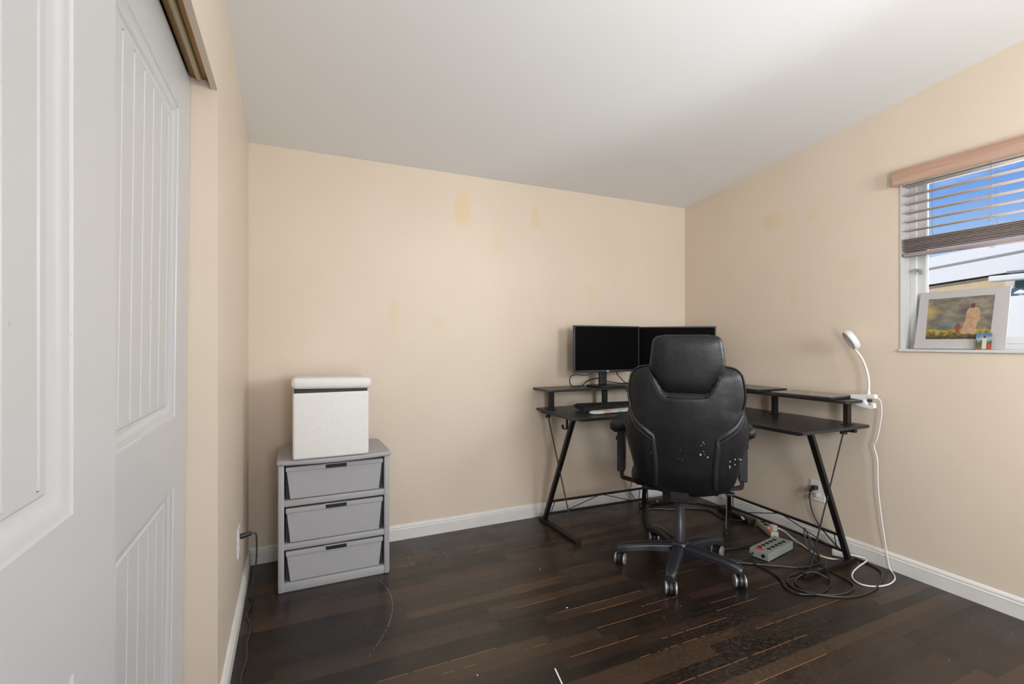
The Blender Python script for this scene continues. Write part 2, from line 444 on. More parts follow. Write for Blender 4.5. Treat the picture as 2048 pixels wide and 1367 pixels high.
def tag(o, label, cat, group=None):
    o['label'] = label; o['category'] = cat
    if group: o['group'] = group
    return o

def struct(name, bm, m, parent=None, label=None, cat=None, **k):
    o = obj(name, bm, m, parent, **k)
    if parent is None:
        o['kind'] = 'structure'
        o['label'] = label or name.replace('_', ' '); o['category'] = cat or name.split('_')[0]
    return o

# ------------------------------------------------------------------ room shell
XL, XR, YB, YF = -.214, 2.93, 3.0, -1.0
def zc(y): return 2.312+.1185*(3.0-y)
struct('floor', B(-1.2, XR+.15, YF-.15, YB+.15, -.1, 0), FLOOR, label='dark stained narrow strip wood floor, worn at the seams', cat='floor')
bm = bmesh.new()
prism(bm, [(YF-.15, zc(YF-.15)), (YB+.15, zc(YB+.15)), (YB+.15, zc(YB+.15)+.12), (YF-.15, zc(YF-.15)+.12)], -1.2, XR+.15, lambda u, v, w: Vector((w, u, v)))
struct('ceiling', bm, CEIL, label='plain grey-white ceiling sloping up from the back wall', cat='ceiling')
bm = B(XL-.02, XR+.14, YB, YB+.13, 0, 2.315)
struct('wall_back', bm, WALL, label='beige wall behind the drawers and monitors', cat='wall')
# right wall with the window opening
WY0, WY1, WZ0, WZ1 = .36, 1.466, 1.183, 2.122
TW = .15
def sidewall(bm, y0, y1, z0, x0, x1, top=None):
    prism(bm, [(y0, z0), (y1, z0), (y1, zc(y1) if top is None else top), (y0, zc(y0) if top is None else top)], x0, x1, lambda u, v, w: Vector((w, u, v)))
bm = bmesh.new()
sidewall(bm, WY1, YB, 0, XR, XR+TW); sidewall(bm, YF, WY0, 0, XR, XR+TW)
sidewall(bm, WY0, WY1, 0, XR, XR+TW, WZ0-.002); sidewall(bm, WY0, WY1, WZ1, XR, XR+TW)
struct('wall_right', bm, WALL, label='beige wall with the window and the clip lamp', cat='wall')
# left wall with closet opening
OY0, OY1, OZ = -.35, 1.787, 2.02
bm = bmesh.new()
sidewall(bm, OY1, YB, 0, XL-.02, XL)
box(bm, XL-.14, XL-.02, OY1, OY1+.1, 0, 2.3)
sidewall(bm, YF, OY0, 0, XL-.14, XL)
sidewall(bm, OY0, OY1, OZ, XL-.018, XL)
struct('wall_left', bm, WALL, label='beige wall with the sliding closet doors', cat='wall')
bm = bmesh.new()
box(bm, -1.1, XL-.14, OY1+.1, OY1+.16, 0, 2.46); box(bm, -1.15, -1.1, YF, OY1+.16, 0, 2.46); box(bm, -1.1, XL-.14, YF-.1, YF, 0, 2.6)
struct('wall_closet', bm, DARKIN, label='inside walls of the closet', cat='wall')
# rear wall behind the camera, with its window
bm = bmesh.new()
RX0, RX1, RZ0, RZ1 = 1.45, 2.50, 1.15, 2.1
zt = zc(YF)+.02
DRX0, DRX1, DRZ = .02, .78, 2.03  # doorway added in the rear wall to carry the left fill light
box(bm, XL, DRX0, YF-.14, YF, 0, zt); box(bm, DRX0, DRX1, YF-.14, YF, DRZ, zt); box(bm, DRX1, RX0, YF-.14, YF, 0, zt)
box(bm, RX1, XR+.1, YF-.14, YF, 0, zt)
box(bm, RX0, RX1, YF-.14, YF, 0, RZ0); box(bm, RX0, RX1, YF-.14, YF, RZ1, zt)
struct('wall_rear', bm, WALL, label='beige wall behind the camera', cat='wall')
bm = bmesh.new()
for a, b_, c_, d_ in ((RX0, RX1, RZ0, RZ0+.05), (RX0, RX1, RZ1-.05, RZ1), (RX0, RX0+.05, RZ0+.05, RZ1-.05), (RX1-.05, RX1, RZ0+.05, RZ1-.05)):
    box(bm, a, b_, YF-.1, YF-.05, c_, d_)
struct('window_2', bm, VINYL, label='window in the wall behind the camera', cat='window')
bm = bmesh.new()
box(bm, DRX0-.06, DRX0+.015, YF-.14, YF+.015, 0, DRZ+.06); box(bm, DRX1-.015, DRX1+.06, YF-.14, YF+.015, 0, DRZ+.06); box(bm, DRX0+.015, DRX1-.015, YF-.14, YF+.015, DRZ-.015, DRZ+.06)
struct('added_doorway_casing', bm, TRIM, label='white casing of a doorway added behind the camera for the fill light', cat='door frame')
# header board, track above the closet doors
bm = B(XL-.05, XL-.018, OY0, OY1, OZ+.03, OZ+.3)
struct('trim_1', bm, mat('raw_header_board', (.23, .135, .06), .6), label='brown board behind the closet header', cat='trim')
rt = struct('trim_2', T([(-.262, OY0, 2.040), (-.262, 1.765, 2.040)], .0085, seg=12, n=1), RAILM, label='metal rail the closet doors slide on', cat='trim', smooth=True)
struct('track_channel', B(-.286, -.268, OY0, OY1, 2.047, 2.085), BRASS, rt)
struct('track_channel', B(-.256, -.236, OY0, OY1, 2.047, 2.085), BRASS, rt)
bm = B(-.36, -.235, OY0, OY1-.004, 2.095, 2.3)
struct('trim_3', bm, DARKIN, label='dark wood above the closet track', cat='trim')

def plankdoor(name, xf, y0, y1, tilt, label, top=2.035):
    """sliding door with two moulded plank panels; front face at x = xf"""
    bm = bmesh.new(); z0, z1 = .015, top; th = .034
    pans = [(y0+.155, y1-.155, 1.01, z1-.155), (y0+.155, y1-.155, .21, .815)]
    ys = [y0, pans[0][0], pans[0][1], y1]; zs = [z0, pans[1][2], pans[1][3], pans[0][2], pans[0][3], z1]
    def V(y, z, d): return bm.verts.new((xf-d, y, z))
    def quad(a, b, c, d): bm.faces.new((a, b, c, d))
    for i in range(3):
        for j in range(5):
            if i == 1 and j in (1, 3): continue
            quad(V(ys[i], zs[j], 0), V(ys[i+1], zs[j], 0), V(ys[i+1], zs[j+1], 0), V(ys[i], zs[j+1], 0))
    prof = [(0, 0), (.003, .003), (.010, .0045), (.018, .009), (.026, .014), (.034, .0155), (.038, .0125), (.044, .0125)]
    for (a, b_, c_, d_) in pans:
        rings = []
        for off, dep in prof:
            rings.append([V(a+off, c_+off, dep), V(b_-off, c_+off, dep), V(b_-off, d_-off, dep), V(a+off, d_-off, dep)])
        for r0, r1 in zip(rings, rings[1:]):
            for k in range(4): quad(r0[k], r0[(k+1) % 4], r1[(k+1) % 4], r1[k])
        o = prof[-1][0]; ya, yb, za, zb = a+o, b_-o, c_+o, d_-o
        cols = [(ya, .0125)]; gs = []; g = yb-.012
        while g > ya+.01: gs.append(g); g -= .078
        for g in reversed(gs):
            cols += [(g-.004, .0125), (g, .0175), (g+.004, .0125)]
        cols.append((yb, .0125))
        for (p, dp), (q, dq) in zip(cols, cols[1:]):
            quad(V(p, za, dp), V(q, za, dq), V(q, zb, dq), V(p, zb, dp))
    # back and edges
    box(bm, xf-th, xf-.019, y0, y1, z0, z1)
    for a, b_ in (((y0, z0), (y1, z0)), ((y1, z0), (y1, z1)), ((y1, z1), (y0, z1)), ((y0, z1), (y0, z0))):
        quad(V(*a, 0), V(*b_, 0), V(*b_, .019), V(*a, .019))
    bmesh.ops.remove_doubles(bm, verts=bm.verts, dist=1e-5)
    if tilt:
        for v in bm.verts: v.co.x -= (z1-v.co.z)*tilt
    o = struct(name, bm, DOOR, label=label, cat='closet door', smooth=True, ang=25)
    return o
plankdoor('door_1', -.287, .87, 1.783, .011, 'white plank-panelled sliding closet door, the far one next to the beige jamb')
plankdoor('door_2', -.243, .005, .916, 0, 'white plank-panelled sliding closet door nearest the camera', 2.03)

# baseboards
def baseprof(t=.014):
    return [(0, 0), (t, 0), (t, .060), (t+.001, .064), (t-.001, .068), (t-.004, .070), (t-.004, .073), (t-.002, .076), (t-.004, .083), (t-.009, .089), (0, .092)]
def baseboard(name, y0, y1, axis, fixed, sgn, label):
    bm = bmesh.new()
    if axis == 'x': fr = lambda u, v, w: Vector((w, fixed+sgn*u, v))
    else: fr = lambda u, v, w: Vector((fixed+sgn*u, w, v))
    prism(bm, baseprof(), y0, y1, fr)
    struct(name, bm, TRIM, label=label, cat='baseboard')
baseboard('baseboard_back', XL, XR, 'x', YB, -1, 'white moulded baseboard along the back wall')
baseboard('baseboard_right', YF, YB-.014, 'y', XR, -1, 'white moulded baseboard along the window wall')
baseboard('baseboard_left', OY1+.001, YB-.014, 'y', XL, 1, 'white moulded baseboard along the closet wall')

# window 1
bm = bmesh.new()
box(bm, XR-.003, XR+TW, WY1-.006, WY1, WZ0, WZ1); box(bm, XR-.003, XR+TW, WY0, WY0+.006, WZ0, WZ1); box(bm, XR-.003, XR+TW, WY0, WY1, WZ1-.006, WZ1)
w1 = struct('window_1', bm, REVEAL, label='window with a raised blind, a neighbouring house outside', cat='window')
obj('window_sill', B(XR-.012, XR+TW, WY0-.01, WY1+.004, WZ0-.014, WZ0, bev=.003), VINYL, w1)
def frame(bm, x0, x1, y0, y1, z0, z1, w):
    box(bm, x0, x1, y0, y1, z0, z0+w); box(bm, x0, x1, y0, y1, z1-w, z1)
    box(bm, x0, x1, y0, y0+w, z0+w, z1-w); box(bm, x0, x1, y1-w, y1, z0+w, z1-w)
FX = XR+.082
bm = bmesh.new(); frame(bm, FX, XR+TW+.01, WY0+.006, WY1-.006, WZ0, WZ1-.006, .028)
obj('window_frame', bm, VINYL, w1, bev=.002)
bm = bmesh.new(); frame(bm, FX+.02, FX+.05, WY0+.034, WY1-.034, WZ0+.028, WZ1-.034, .034); box(bm, FX+.022, FX+.048, .895, .93, WZ0+.03, WZ1-.04)
obj('window_sash', bm, VINYL, w1, bev=.002)
obj('window_glass', B(FX+.034, FX+.037, WY0+.06, WY1-.06, WZ0+.055, WZ1-.06), GLASS, w1)
bm = bmesh.new(); cyl(bm, (FX+.012, 1.428, 1.60), (FX-.014, 1.428, 1.60), .008, 12); box(bm, FX-.02, FX-.006, 1.405, 1.437, 1.588, 1.602, bev=.003); box(bm, FX-.02, FX-.008, 1.398, 1.412, 1.574, 1.596, bev=.003)
obj('window_latch', bm, STEEL, w1, smooth=True)

# ------------------------------------------------------------------ blind
bl = thing('window_blind', 'beige faux-wood blind drawn half up under its wooden valance', 'window blind', (2.93, .92, 2.0))
bm = bmesh.new()
prism(bm, [(0, 0), (.006, -.002), (.010, .004), (.010, .050), (.013, .056), (.013, .060), (.008, .064), (.012, .072), (.012, .076), (0, .076)], .33, 1.475, lambda u, v, w: Vector((2.888-u, w, 2.040+v)))
box(bm, 2.888, XR-.001, 1.469, 1.475, 2.040, 2.116); box(bm, 2.888, XR-.001, .33, .336, 2.040, 2.116)
obj('valance', bm, VALM, bl, bev=.0008)
obj('headrail', B(2.935, 2.985, WY0+.01, WY1-.01, 2.045, 2.082, bev=.002), VINYL, bl)
sl_z = [2.036-.0465*k for k in range(6)]
for k, z in enumerate(sl_z):
    bm = bmesh.new()
    fr = lambda u, v, w: Vector((2.956+u, w, z+v))
    prism(bm, [(-.025, -.0012), (-.012, .0008), (0, .0015), (.012, .0008), (.025, -.0012), (.025, .0012), (.012, .0034), (0, .0042), (-.012, .0034), (-.025, .0012)], WY0+.012, WY1-.012, fr)
    obj('slat', bm, SLATM, bl)
stk = [1.757-.0076*k for k in range(9)]
for k, z in enumerate(stk):
    dy = random.uniform(-.002, .002)
    obj('stacked_slat', B(2.931+random.uniform(-.002, .002), 2.981, WY0+.012, WY1-.008+dy, z-.0016, z+.0016, bev=.0008, seg=1), SLATD, bl)
obj('bottom_rail', B(2.931, 2.981, WY0+.012, WY1-.012, 1.668, 1.685, bev=.003), SLATD, bl)
for y in (1.347, 1.10, .85, .6):
    for dx in (-.026, .026):
        obj('ladder_cord', T([(2.956+dx, y, 2.05), (2.956+dx, y, 1.80), (2.956+dx*.7, y-.008, 1.77), (2.956+dx, y, 1.758)], .0009, seg=5), CORDM, bl)
    obj('lift_cord', T([(2.956, y+.018, 2.05), (2.956, y+.018, 1.70)], .0008, seg=5, n=1), CORDM, bl)
    obj('cord_loop', T([(2.94, y+.01, 1.668), (2.94, y+.005, 1.658), (2.94, y-.006, 1.657), (2.94, y-.01, 1.668)], .0012, seg=5), CORDM, bl)

# ------------------------------------------------------------------ picture on the sill
pic = thing('picture', 'white matted landscape print with a robed figure, leaning in the window', 'picture', (2.96, 1.2, 1.185))
ca = Vector((2.957, 1.414, 1.186)); cb = Vector((2.957, 1.060, 1.186))   # bottom edge far, near
up = Vector((.052, 0, .283))
tl = Vector((3.022, 1.414, 1.477)); tr = Vector((3.022, 1.063, 1.479))
def on(u, v, d=0):   # u 0 far..1 near, v 0 bottom..1 top, d out of the board towards the room
    p = (ca.lerp(cb, u)).lerp(tl.lerp(tr, u), v)
    return p+Vector((-.98, 0, .18))*d
def sheet(poly, d, t):
    bm = bmesh.new(); lo = [bm.verts.new(on(u, v, d)) for u, v in poly]; hi = [bm.verts.new(on(u, v, d+t)) for u, v in poly]
    n = len(poly); bm.faces.new(lo); bm.faces.new(hi[::-1])
    for i in range(n): bm.faces.new((lo[i], lo[(i+1) % n], hi[(i+1) % n], hi[i]))
    return bm
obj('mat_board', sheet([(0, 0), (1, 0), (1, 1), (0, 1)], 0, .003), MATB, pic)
p0, p1 = on(.12, .165), on(.835, .87)
obj('print', sheet([(.13, .165), (.84, .165), (.85, .88), (.115, .87)], .003, .0006), painting_mat(p1.y, p0.y, p0.z, p1.z), pic)
robe = mat('robe_paint', (.40, .25, .15), .6, var=.2, vscale=60); dk = mat('dark_hair_paint', (.10, .05, .035), .6); cl = mat('child_coat_paint', (.20, .06, .05), .6)
obj('robed_figure', sheet([(.52, .27), (.56, .24), (.61, .26), (.65, .24), (.69, .27), (.685, .36), (.70, .44), (.715, .47), (.722, .58), (.705, .66), (.67, .69), (.648, .705), (.618, .705), (.595, .685), (.57, .63), (.563, .50), (.548, .40)], .0036, .0004), robe, pic)
obj('figure_hair', sheet([(.61, .68), (.655, .68), (.655, .745), (.635, .76), (.61, .745)], .0038, .0004), dk, pic)
obj('small_figure', sheet([(.475, .26), (.50, .26), (.52, .38), (.50, .43), (.475, .43), (.455, .37)], .0036, .0004), cl, pic)
# little card in front
card = thing('picture_card', 'small colourful picture card propped against the matted print', 'card', (2.945, 1.13, 1.184))
cy0, cy1, cz0, cz1 = 1.103, 1.160, 1.1835, 1.262
def cardp(y0, y1, z0, z1, d, m, name):
    fr = lambda u, v, w: Vector((2.9385-w+(v-cz0)*.16, u, v))
    bm = bmesh.new(); prism(bm, [(y0, z0), (y1, z0), (y1, z1), (y0, z1)], d, d+.0006, fr); obj(name, bm, m, card)
def cardmat():
    m, nt, b = newmat('card_print'); P, (x, y, z) = pos(nt)
    c = ramp(nt, M_(nt, 'ADD', M_(nt, 'DIVIDE', M_(nt, 'SUBTRACT', z, cz0), .08), M_(nt, 'MULTIPLY', M_(nt, 'SUBTRACT', noise(nt, P, 90, 2), .5), .5)),
             [(.1, (.22, .10, .05)), (.3, (.05, .09, .04)), (.5, (.10, .12, .08)), (.62, (.35, .40, .42)), (.85, (.06, .18, .34))])
    nt.links.new(c, b.inputs['Base Color']); return m
cardp(cy0, cy1, cz0, cz1, 0, cardmat(), 'card_sheet')
fg = mat('card_white_figure', (.55, .52, .45), .6); rd = mat('card_red_shape', (.42, .06, .04), .6)
cardp(1.121, 1.137, cz0+.004, cz0+.055, .0006, fg, 'card_figure'); cardp(1.124, 1.133, cz0+.055, cz0+.066, .0006, dk, 'card_figure_head'); cardp(1.105, 1.118, cz0+.003, cz0+.028, .0006, rd, 'card_red_cloth')

# ------------------------------------------------------------------ neighbour's house, seen through the window
def at(px, py, X):
    a = (px-CX)/F; b = (CY-py)/F
    rx, ry = a*CT+ST, -a*ST+CT
    q = X/rx; return Vector((X, ry*q, CZ+b*q))
SHING = mat('grey_shingles', (.22, .23, .26), .8, var=.25, vscale=30)
FASC = mat('white_fascia', (.78, .76, .73), .6)
TAN = mat('tan_stucco', (.60, .45, .26), .8, var=.06, vscale=10)
BEIG = mat('beige_stucco', (.66, .58, .47), .8)
TEAL = mat('teal_window_glass', (.03, .12, .14), .15)
FENC = mat('white_vinyl_fence', (.74, .74, .74), .5)
HX = 7.5
house = thing('neighbour_house', 'tan house with a white barge board outside the window', 'house', (HX+1, 3.3, 0))
a0, a1 = at(1780, 581, HX), at(2003, 546, HX); 
sl = (a1.z-a0.z)/(a0.y-a1.y)     # rises towards -y
def rz(y, off=0): return a0.z+(a0.y-y)*sl+off
Ya, Yb = a0.y+2.2, a1.y
bm = bmesh.new(); prism(bm, [(Ya, 0), (Yb-3, 0), (Yb-3, rz(Yb)-.02), (Yb, rz(Yb)-.02), (Ya, rz(Ya)-.02)], HX+.041, HX+4, lambda u, v, w: Vector((w, u, v)))
obj('gable_wall', bm, TAN, house)
bm = bmesh.new(); prism(bm, [(Ya, rz(Ya)), (Yb-.2, rz(Yb-.2)), (Yb-.2, rz(Yb-.2)+.20), (Ya, rz(Ya)+.16)], HX, HX+.04, lambda u, v, w: Vector((w, u, v)))
obj('barge_board', bm, FASC, house)
bm = bmesh.new(); prism(bm, [(Ya, rz(Ya)+.16), (Yb-.2, rz(Yb-.2)+.20), (Yb-.2, rz(Yb-.2)+.225), (Ya, rz(Ya)+.18)], HX-.006, HX+5, lambda u, v, w: Vector((w, u, v)))
obj('roof_edge', bm, mat('roof_drip_edge', (.30, .29, .28), .6), house)
bm = bmesh.new(); prism(bm, [(Ya, rz(Ya)+.18), (Yb-.2, rz(Yb-.2)+.225), (Yb-.2, rz(Yb-.2)+.46), (Ya, rz(Ya)+.42)], HX+.55, HX+5, lambda u, v, w: Vector((w, u, v)))
obj('white_roof', bm, mat('white_roof_membrane', (.80, .78, .75), .8), house)
e0, e1 = at(2004, 558, HX-.2), at(2060, 551, HX-.2)
obj('beige_wall', B(HX+.03, HX+.065, Yb-3, Yb-.02, 0, rz(Yb)-.06), BEIG, house)
bm = bmesh.new(); box(bm, HX-.32, HX-.2, Yb-3, Yb-.0, e0.z-.030, e0.z+.034, bev=.012); 
obj('gutter', bm, FASC, house)
bm = bmesh.new()
for k in range(6):
    box(bm, HX-.22+k*.12, HX-.02+k*.12, Yb-3, Yb-.12-k*.11, e0.z+.06+k*.045, e0.z+.082+k*.045)
obj('shingle_courses', bm, SHING, house)
q = at(2037, 575, HX+.1); obj('side_window', B(HX+.02, HX+.035, q.y-1.2, q.y, 0.9, q.z+.12), TEAL, house)
q = at(2022, 590, HX+.1); obj('blue_panel', B(HX+.0, HX+.028, q.y-.35, q.y+.14, 1.0, q.z+.07), mat('blue_grey_panel', (.22, .29, .36), .6), house)
vp = thing('roof_vent_pipe', 'grey vent pipe standing on the white roof across the way', 'vent pipe', tuple(at(1908, 545, HX+2)))
v0, v1 = at(1908.5, 545, HX+2), at(1908.5, 519, HX+2)
bm = bmesh.new(); cyl(bm, (v0.x, v0.y, v0.z-.25), v1, .028, 16); obj('pipe', bm, mat('galvanised', (.33, .36, .34), .6), vp, smooth=True)
bm = bmesh.new(); lathe(bm, at(1904.5, 517, HX+2), [(0, -.012), (.02, -.008), (.024, 0), (.02, .01), (0, .014)], 12); cyl(bm, at(1904.5, 517, HX+2), v1-Vector((0, 0, .03)), .005, 8); obj('cap', bm, mat('vent_cap_dark', (.10, .11, .13), .5), vp, smooth=True)
fn = thing('vinyl_fence', 'white fence panel with a rounded top beyond the picture', 'fence', (4.6, 1.2, 0))
g0 = at(2010, 592, 4.6); g1 = at(2048, 589, 4.6)
bm = bmesh.new()
pts = [(g0.y+.9, 0)]; 
for k in range(13):
    t = k/12; y = g0.y+.9-(2.6*t); pts.append((y, g1.z+.0-.05*(2*t-1)**2))
pts.append((g0.y-1.7, 0)); prism(bm, pts[::-1], 4.6, 4.66, lambda u, v, w: Vector((w, u, v))); obj('fence_panel', bm, FENC, fn)
bm = bmesh.new(); c = at(2040, 586, 4.62); lathe(bm, (4.63, c.y, g1.z-.04), [(.012, 0), (.012, .05), (.035, .052), (.035, .06), (.012, .075), (0, .08)], 14); obj('finial', bm, FENC, fn, smooth=True)
struct('ground_outside', B(3.3, 16, -12, 16, -.35, -.3), mat('outside_concrete', (.42, .40, .37), .9), label='ground outside the window', cat='ground')

# ------------------------------------------------------------------ drawers unit
DX0, DX1, DYF, DYB, DZ = -.060, .472, 2.588, 2.962, .632
dr = thing('drawer_unit', 'grey plastic three-drawer unit with woven-pattern fronts', 'drawer unit', (.206, 2.78, 0))
def tapx(z): return .006*(1-z/DZ)
bm = bmesh.new()
def panel(bm, x0, x1, xt0, xt1, y0, y1, z0, z1):
    vs = [bm.verts.new(p) for p in ((x0, y0, z0), (x1, y0, z0), (x1, y1, z0), (x0, y1, z0), (xt0, y0, z1), (xt1, y0, z1), (xt1, y1, z1), (xt0, y1, z1))]
    for f in ((0, 1, 2, 3), (4, 5, 6, 7), (0, 1, 5, 4), (1, 2, 6, 5), (2, 3, 7, 6), (3, 0, 4, 7)): bm.faces.new([vs[i] for i in f])
box(bm, DX0, DX0+.028, DYF, DYB, 0, DZ-.008, bev=.006); box(bm, DX1-.028, DX1, DYF, DYB, 0, DZ-.008, bev=.006)
box(bm, DX0+.01, DX1-.01, DYB-.015, DYB-.002, .01, DZ-.02)
for z0, z1 in ((0, .044), (.204, .234), (.415, .446)):
    box(bm, DX0+.02, DX1-.02, DYF+.004, DYB-.02, z0, z1, bev=.004)
obj('body', bm, GREYP, dr, smooth=True)
bm = bmesh.new(); poly = []
for k in range(17):
    t = k/16; poly.append((DX0-.006+(DX1-DX0+.012)*t, DYF-.012-.032*(1-(2*t-1)**2)))
poly += [(DX1+.004, DYB-.05), (DX1-.012, DYB-.012), (DX1-.05, DYB), (DX0+.05, DYB), (DX0+.012, DYB-.012), (DX0-.004, DYB-.05)]
prism(bm, poly, DZ-.011, DZ+.014)
obj('top', bm, GREYP, dr, bev=.008, smooth=True)
bm = bmesh.new(); prism(bm, [(DX0+.04, DYF+.02), (DX1-.06, DYF+.02), (DX1-.06, DYB-.05), (DX0+.04, DYB-.05)], DZ+.012, DZ+.0165); obj('top_inset', bm, GREYP, dr, bev=.002)
for i, (z0, z1) in enumerate(((.446, .604), (.234, .402), (.044, .192))):
    d = obj('drawer', B(DX0+.034, DX1-.034, DYF+.022, DYB-.03, z0+.004, z1+.006), DGAP, dr)
    bm = bmesh.new(); panel(bm, DX0+.054, DX1-.054, DX0+.038, DX1-.038, DYF+.008, DYF+.02, z0+.004, z1-.012)
    obj('drawer_front', bm, WEAVE, d, bev=.002)
    bm = bmesh.new(); 
    mx = (DX0+DX1)/2
    for a, b_ in ((DX0+.034, mx-.05), (mx+.05, DX1-.034)): box(bm, a, b_, DYF+.001, DYF+.02, z1-.018, z1+.004, bev=.003)
    box(bm, mx-.055, mx+.055, DYF+.001, DYF+.02, z1+.0005, z1+.005, bev=.001); box(bm, mx-.055, mx+.055, DYF+.003, DYF+.014, z1-.024, z1-.020, bev=.001)
    obj('drawer_rim', bm, GREYP, d)
    obj('handle_slot', B(mx-.048, mx+.048, DYF+.0055, DYF+.012, z1-.019, z1+.0005, bev=.002), SLOT, d)

# storage cube on top
bxo = thing('storage_ottoman', 'white boucle storage cube with its lid slightly ajar, on the grey drawers', 'ottoman', (.18, 2.73, DZ+.0165))
QX0, QX1, QY0, QY1, QZ0 = .005, .360, 2.545, 2.890, DZ+.0165
obj('box_body', B(QX0, QX1, QY0, QY1, QZ0, QZ0+.325, bev=.012, seg=4), SHERPA, bxo, smooth=True)
obj('lid_gap_band', B(QX0+.006, QX1-.006, QY0+.005, QY1-.005, QZ0+.31, QZ0+.338, bev=.004), DBAND, bxo)  # dark band filling the gap between body and lid
R = Matrix.Rotation(math.radians(1.2), 3, 'Y') @ Matrix.Rotation(math.radians(-1.0), 3, 'X')
bm = bmesh.new(); box(bm, QX0-.008, QX1+.014, QY0-.008, QY1+.012, QZ0+.335, QZ0+.393, bev=.026, seg=6, rot=R)
obj('lid', bm, SHERPA, bxo, smooth=True, ang=60)

# ------------------------------------------------------------------ desk
dk_ = thing('corner_desk', 'black L-shaped corner desk with Z-shaped steel legs', 'desk', (2.5, 2.6, 0))
DT, DTH = .762, .016
poly = [(1.553, 2.45), (2.06, 2.45), (2.345, 2.20), (2.345, 1.60), (2.905, 1.60), (2.905, 2.982), (1.553, 2.982)]
bm = bmesh.new(); prism(bm, poly, DT-DTH, DT); obj('desktop', bm, DESKM, dk_, bev=.0015)
# steel rails under the top
bm = bmesh.new(); box(bm, 1.60, 2.06, 2.48, 2.50, DT-.026, DT-.0165); box(bm, 2.375, 2.395, 1.64, 2.18, DT-.026, DT-.0165); box(bm, 1.60, 2.86, 2.90, 2.925, DT-.046, DT-.017); box(bm, 2.84, 2.865, 1.64, 2.90, DT-.046, DT-.017)
obj('under_rail', bm, BLACKM, dk_)
def zleg(front, back, top=DT-.017, inset=.06):
    f, b_ = Vector((*front, 0)), Vector((*back, 0)); d = (b_-f).normalized()
    bm = bmesh.new(); bar(bm, f+Vector((0, 0, .012)), b_+Vector((0, 0, .012)), .034, .022); 
    cyl(bm, f+d*.012+Vector((0, 0, 0)), f+d*.012+Vector((0, 0, .012)), .016, 12); cyl(bm, b_-d*.012, b_-d*.012+Vector((0, 0, .012)), .016, 12)
    obj('foot_bar', bm, BLACKM, dk_, bev=.002)
    bm = bmesh.new(); lo = b_-d*inset+Vector((0, 0, .022)); hi = f+d*.055+Vector((0, 0, top))
    side = d.cross(Vector((0, 0, 1)))
    bar(bm, lo, hi, .030, .022, ref=side.cross((hi-lo).normalized()))
    obj('leg', bm, BLACKM, dk_, bev=.002)
    bm = bmesh.new(); tube(bm, [f+d*.045+Vector((0, 0, .02)), b_-d*.10+Vector((0, 0, top-.02))], .0042, seg=6, n=1)
    cyl(bm, b_-d*.10+Vector((0, 0, top-.03)), b_-d*.10+Vector((0, 0, top-.018)), .018, 12)
    obj('brace_rod', bm, BLACKM, dk_)
    bm = bmesh.new(); bar(bm, f+d*.03+Vector((0, 0, top+.0)), b_-d*.03+Vector((0, 0, top)), .03, .012); obj('top_bracket', bm, BLACKM, dk_)
    return lo, hi
L1 = zleg((1.572, 2.475), (1.560, 2.935))
L2 = zleg((2.107, 2.47), (2.392, 2.865), inset=.02)
L3 = zleg((2.504, 2.217), (2.837, 2.477), inset=.02)
L4 = zleg((2.410, 1.640), (2.862, 1.655))
def onleg(L, z): return L[0].lerp(L[1], (z-L[0].z)/(L[1].z-L[0].z))
for A, D in ((L1, L2), (L3, L4)):
    for z in (.160, .062):
        bm = bmesh.new(); bar(bm, onleg(A, z), onleg(D, z), .016, .012); obj('stretcher', bm, BLACKM, dk_)
    p0, p1 = onleg(A, .16), onleg(D, .16); q0, q1 = onleg(A, .062), onleg(D, .062)
    for (ta, a_), (tb, b_) in (((.05, 1), (.04, 0)), ((.52, 1), (.17, 0)), ((.52, 1), (.87, 0)), ((.95, 1), (.94, 0))):
        A_ = p0.lerp(p1, ta) if a_ else q0.lerp(q1, ta); B_ = p0.lerp(p1, tb) if b_ else q0.lerp(q1, tb)
        obj('truss_rod', T([A_, B_], .0028, seg=6, n=1), BLACKM, dk_)
# hook under the left end
obj('hook', T([(1.568, 2.60, .745), (1.568, 2.60, .685), (1.568, 2.612, .674), (1.568, 2.64, .672), (1.568, 2.652, .682), (1.568, 2.652, .694)], .0055, seg=4, n=3, flat=1.6), BLACKM, dk_)
# raised shelf
SZ = .905
poly = [(1.527, 2.752), (2.67, 2.752), (2.67, 1.585), (2.905, 1.585), (2.905, 2.982), (1.527, 2.982)]
bm = bmesh.new(); prism(bm, poly, SZ-.015, SZ); obj('monitor_shelf', bm, DESKM, dk_, bev=.0015)
for x, y in ((1.607, 2.87), (2.045, 2.87), (2.80, 2.095), (2.80, 1.655), (2.80, 2.87)):
    bm = bmesh.new(); box(bm, x-.017, x+.017, y-.012, y+.012, DT, SZ-.015); box(bm, x-.032, x+.032, y-.02, y+.02, DT, DT+.003)
    obj('shelf_post', bm, BLACKM, dk_)

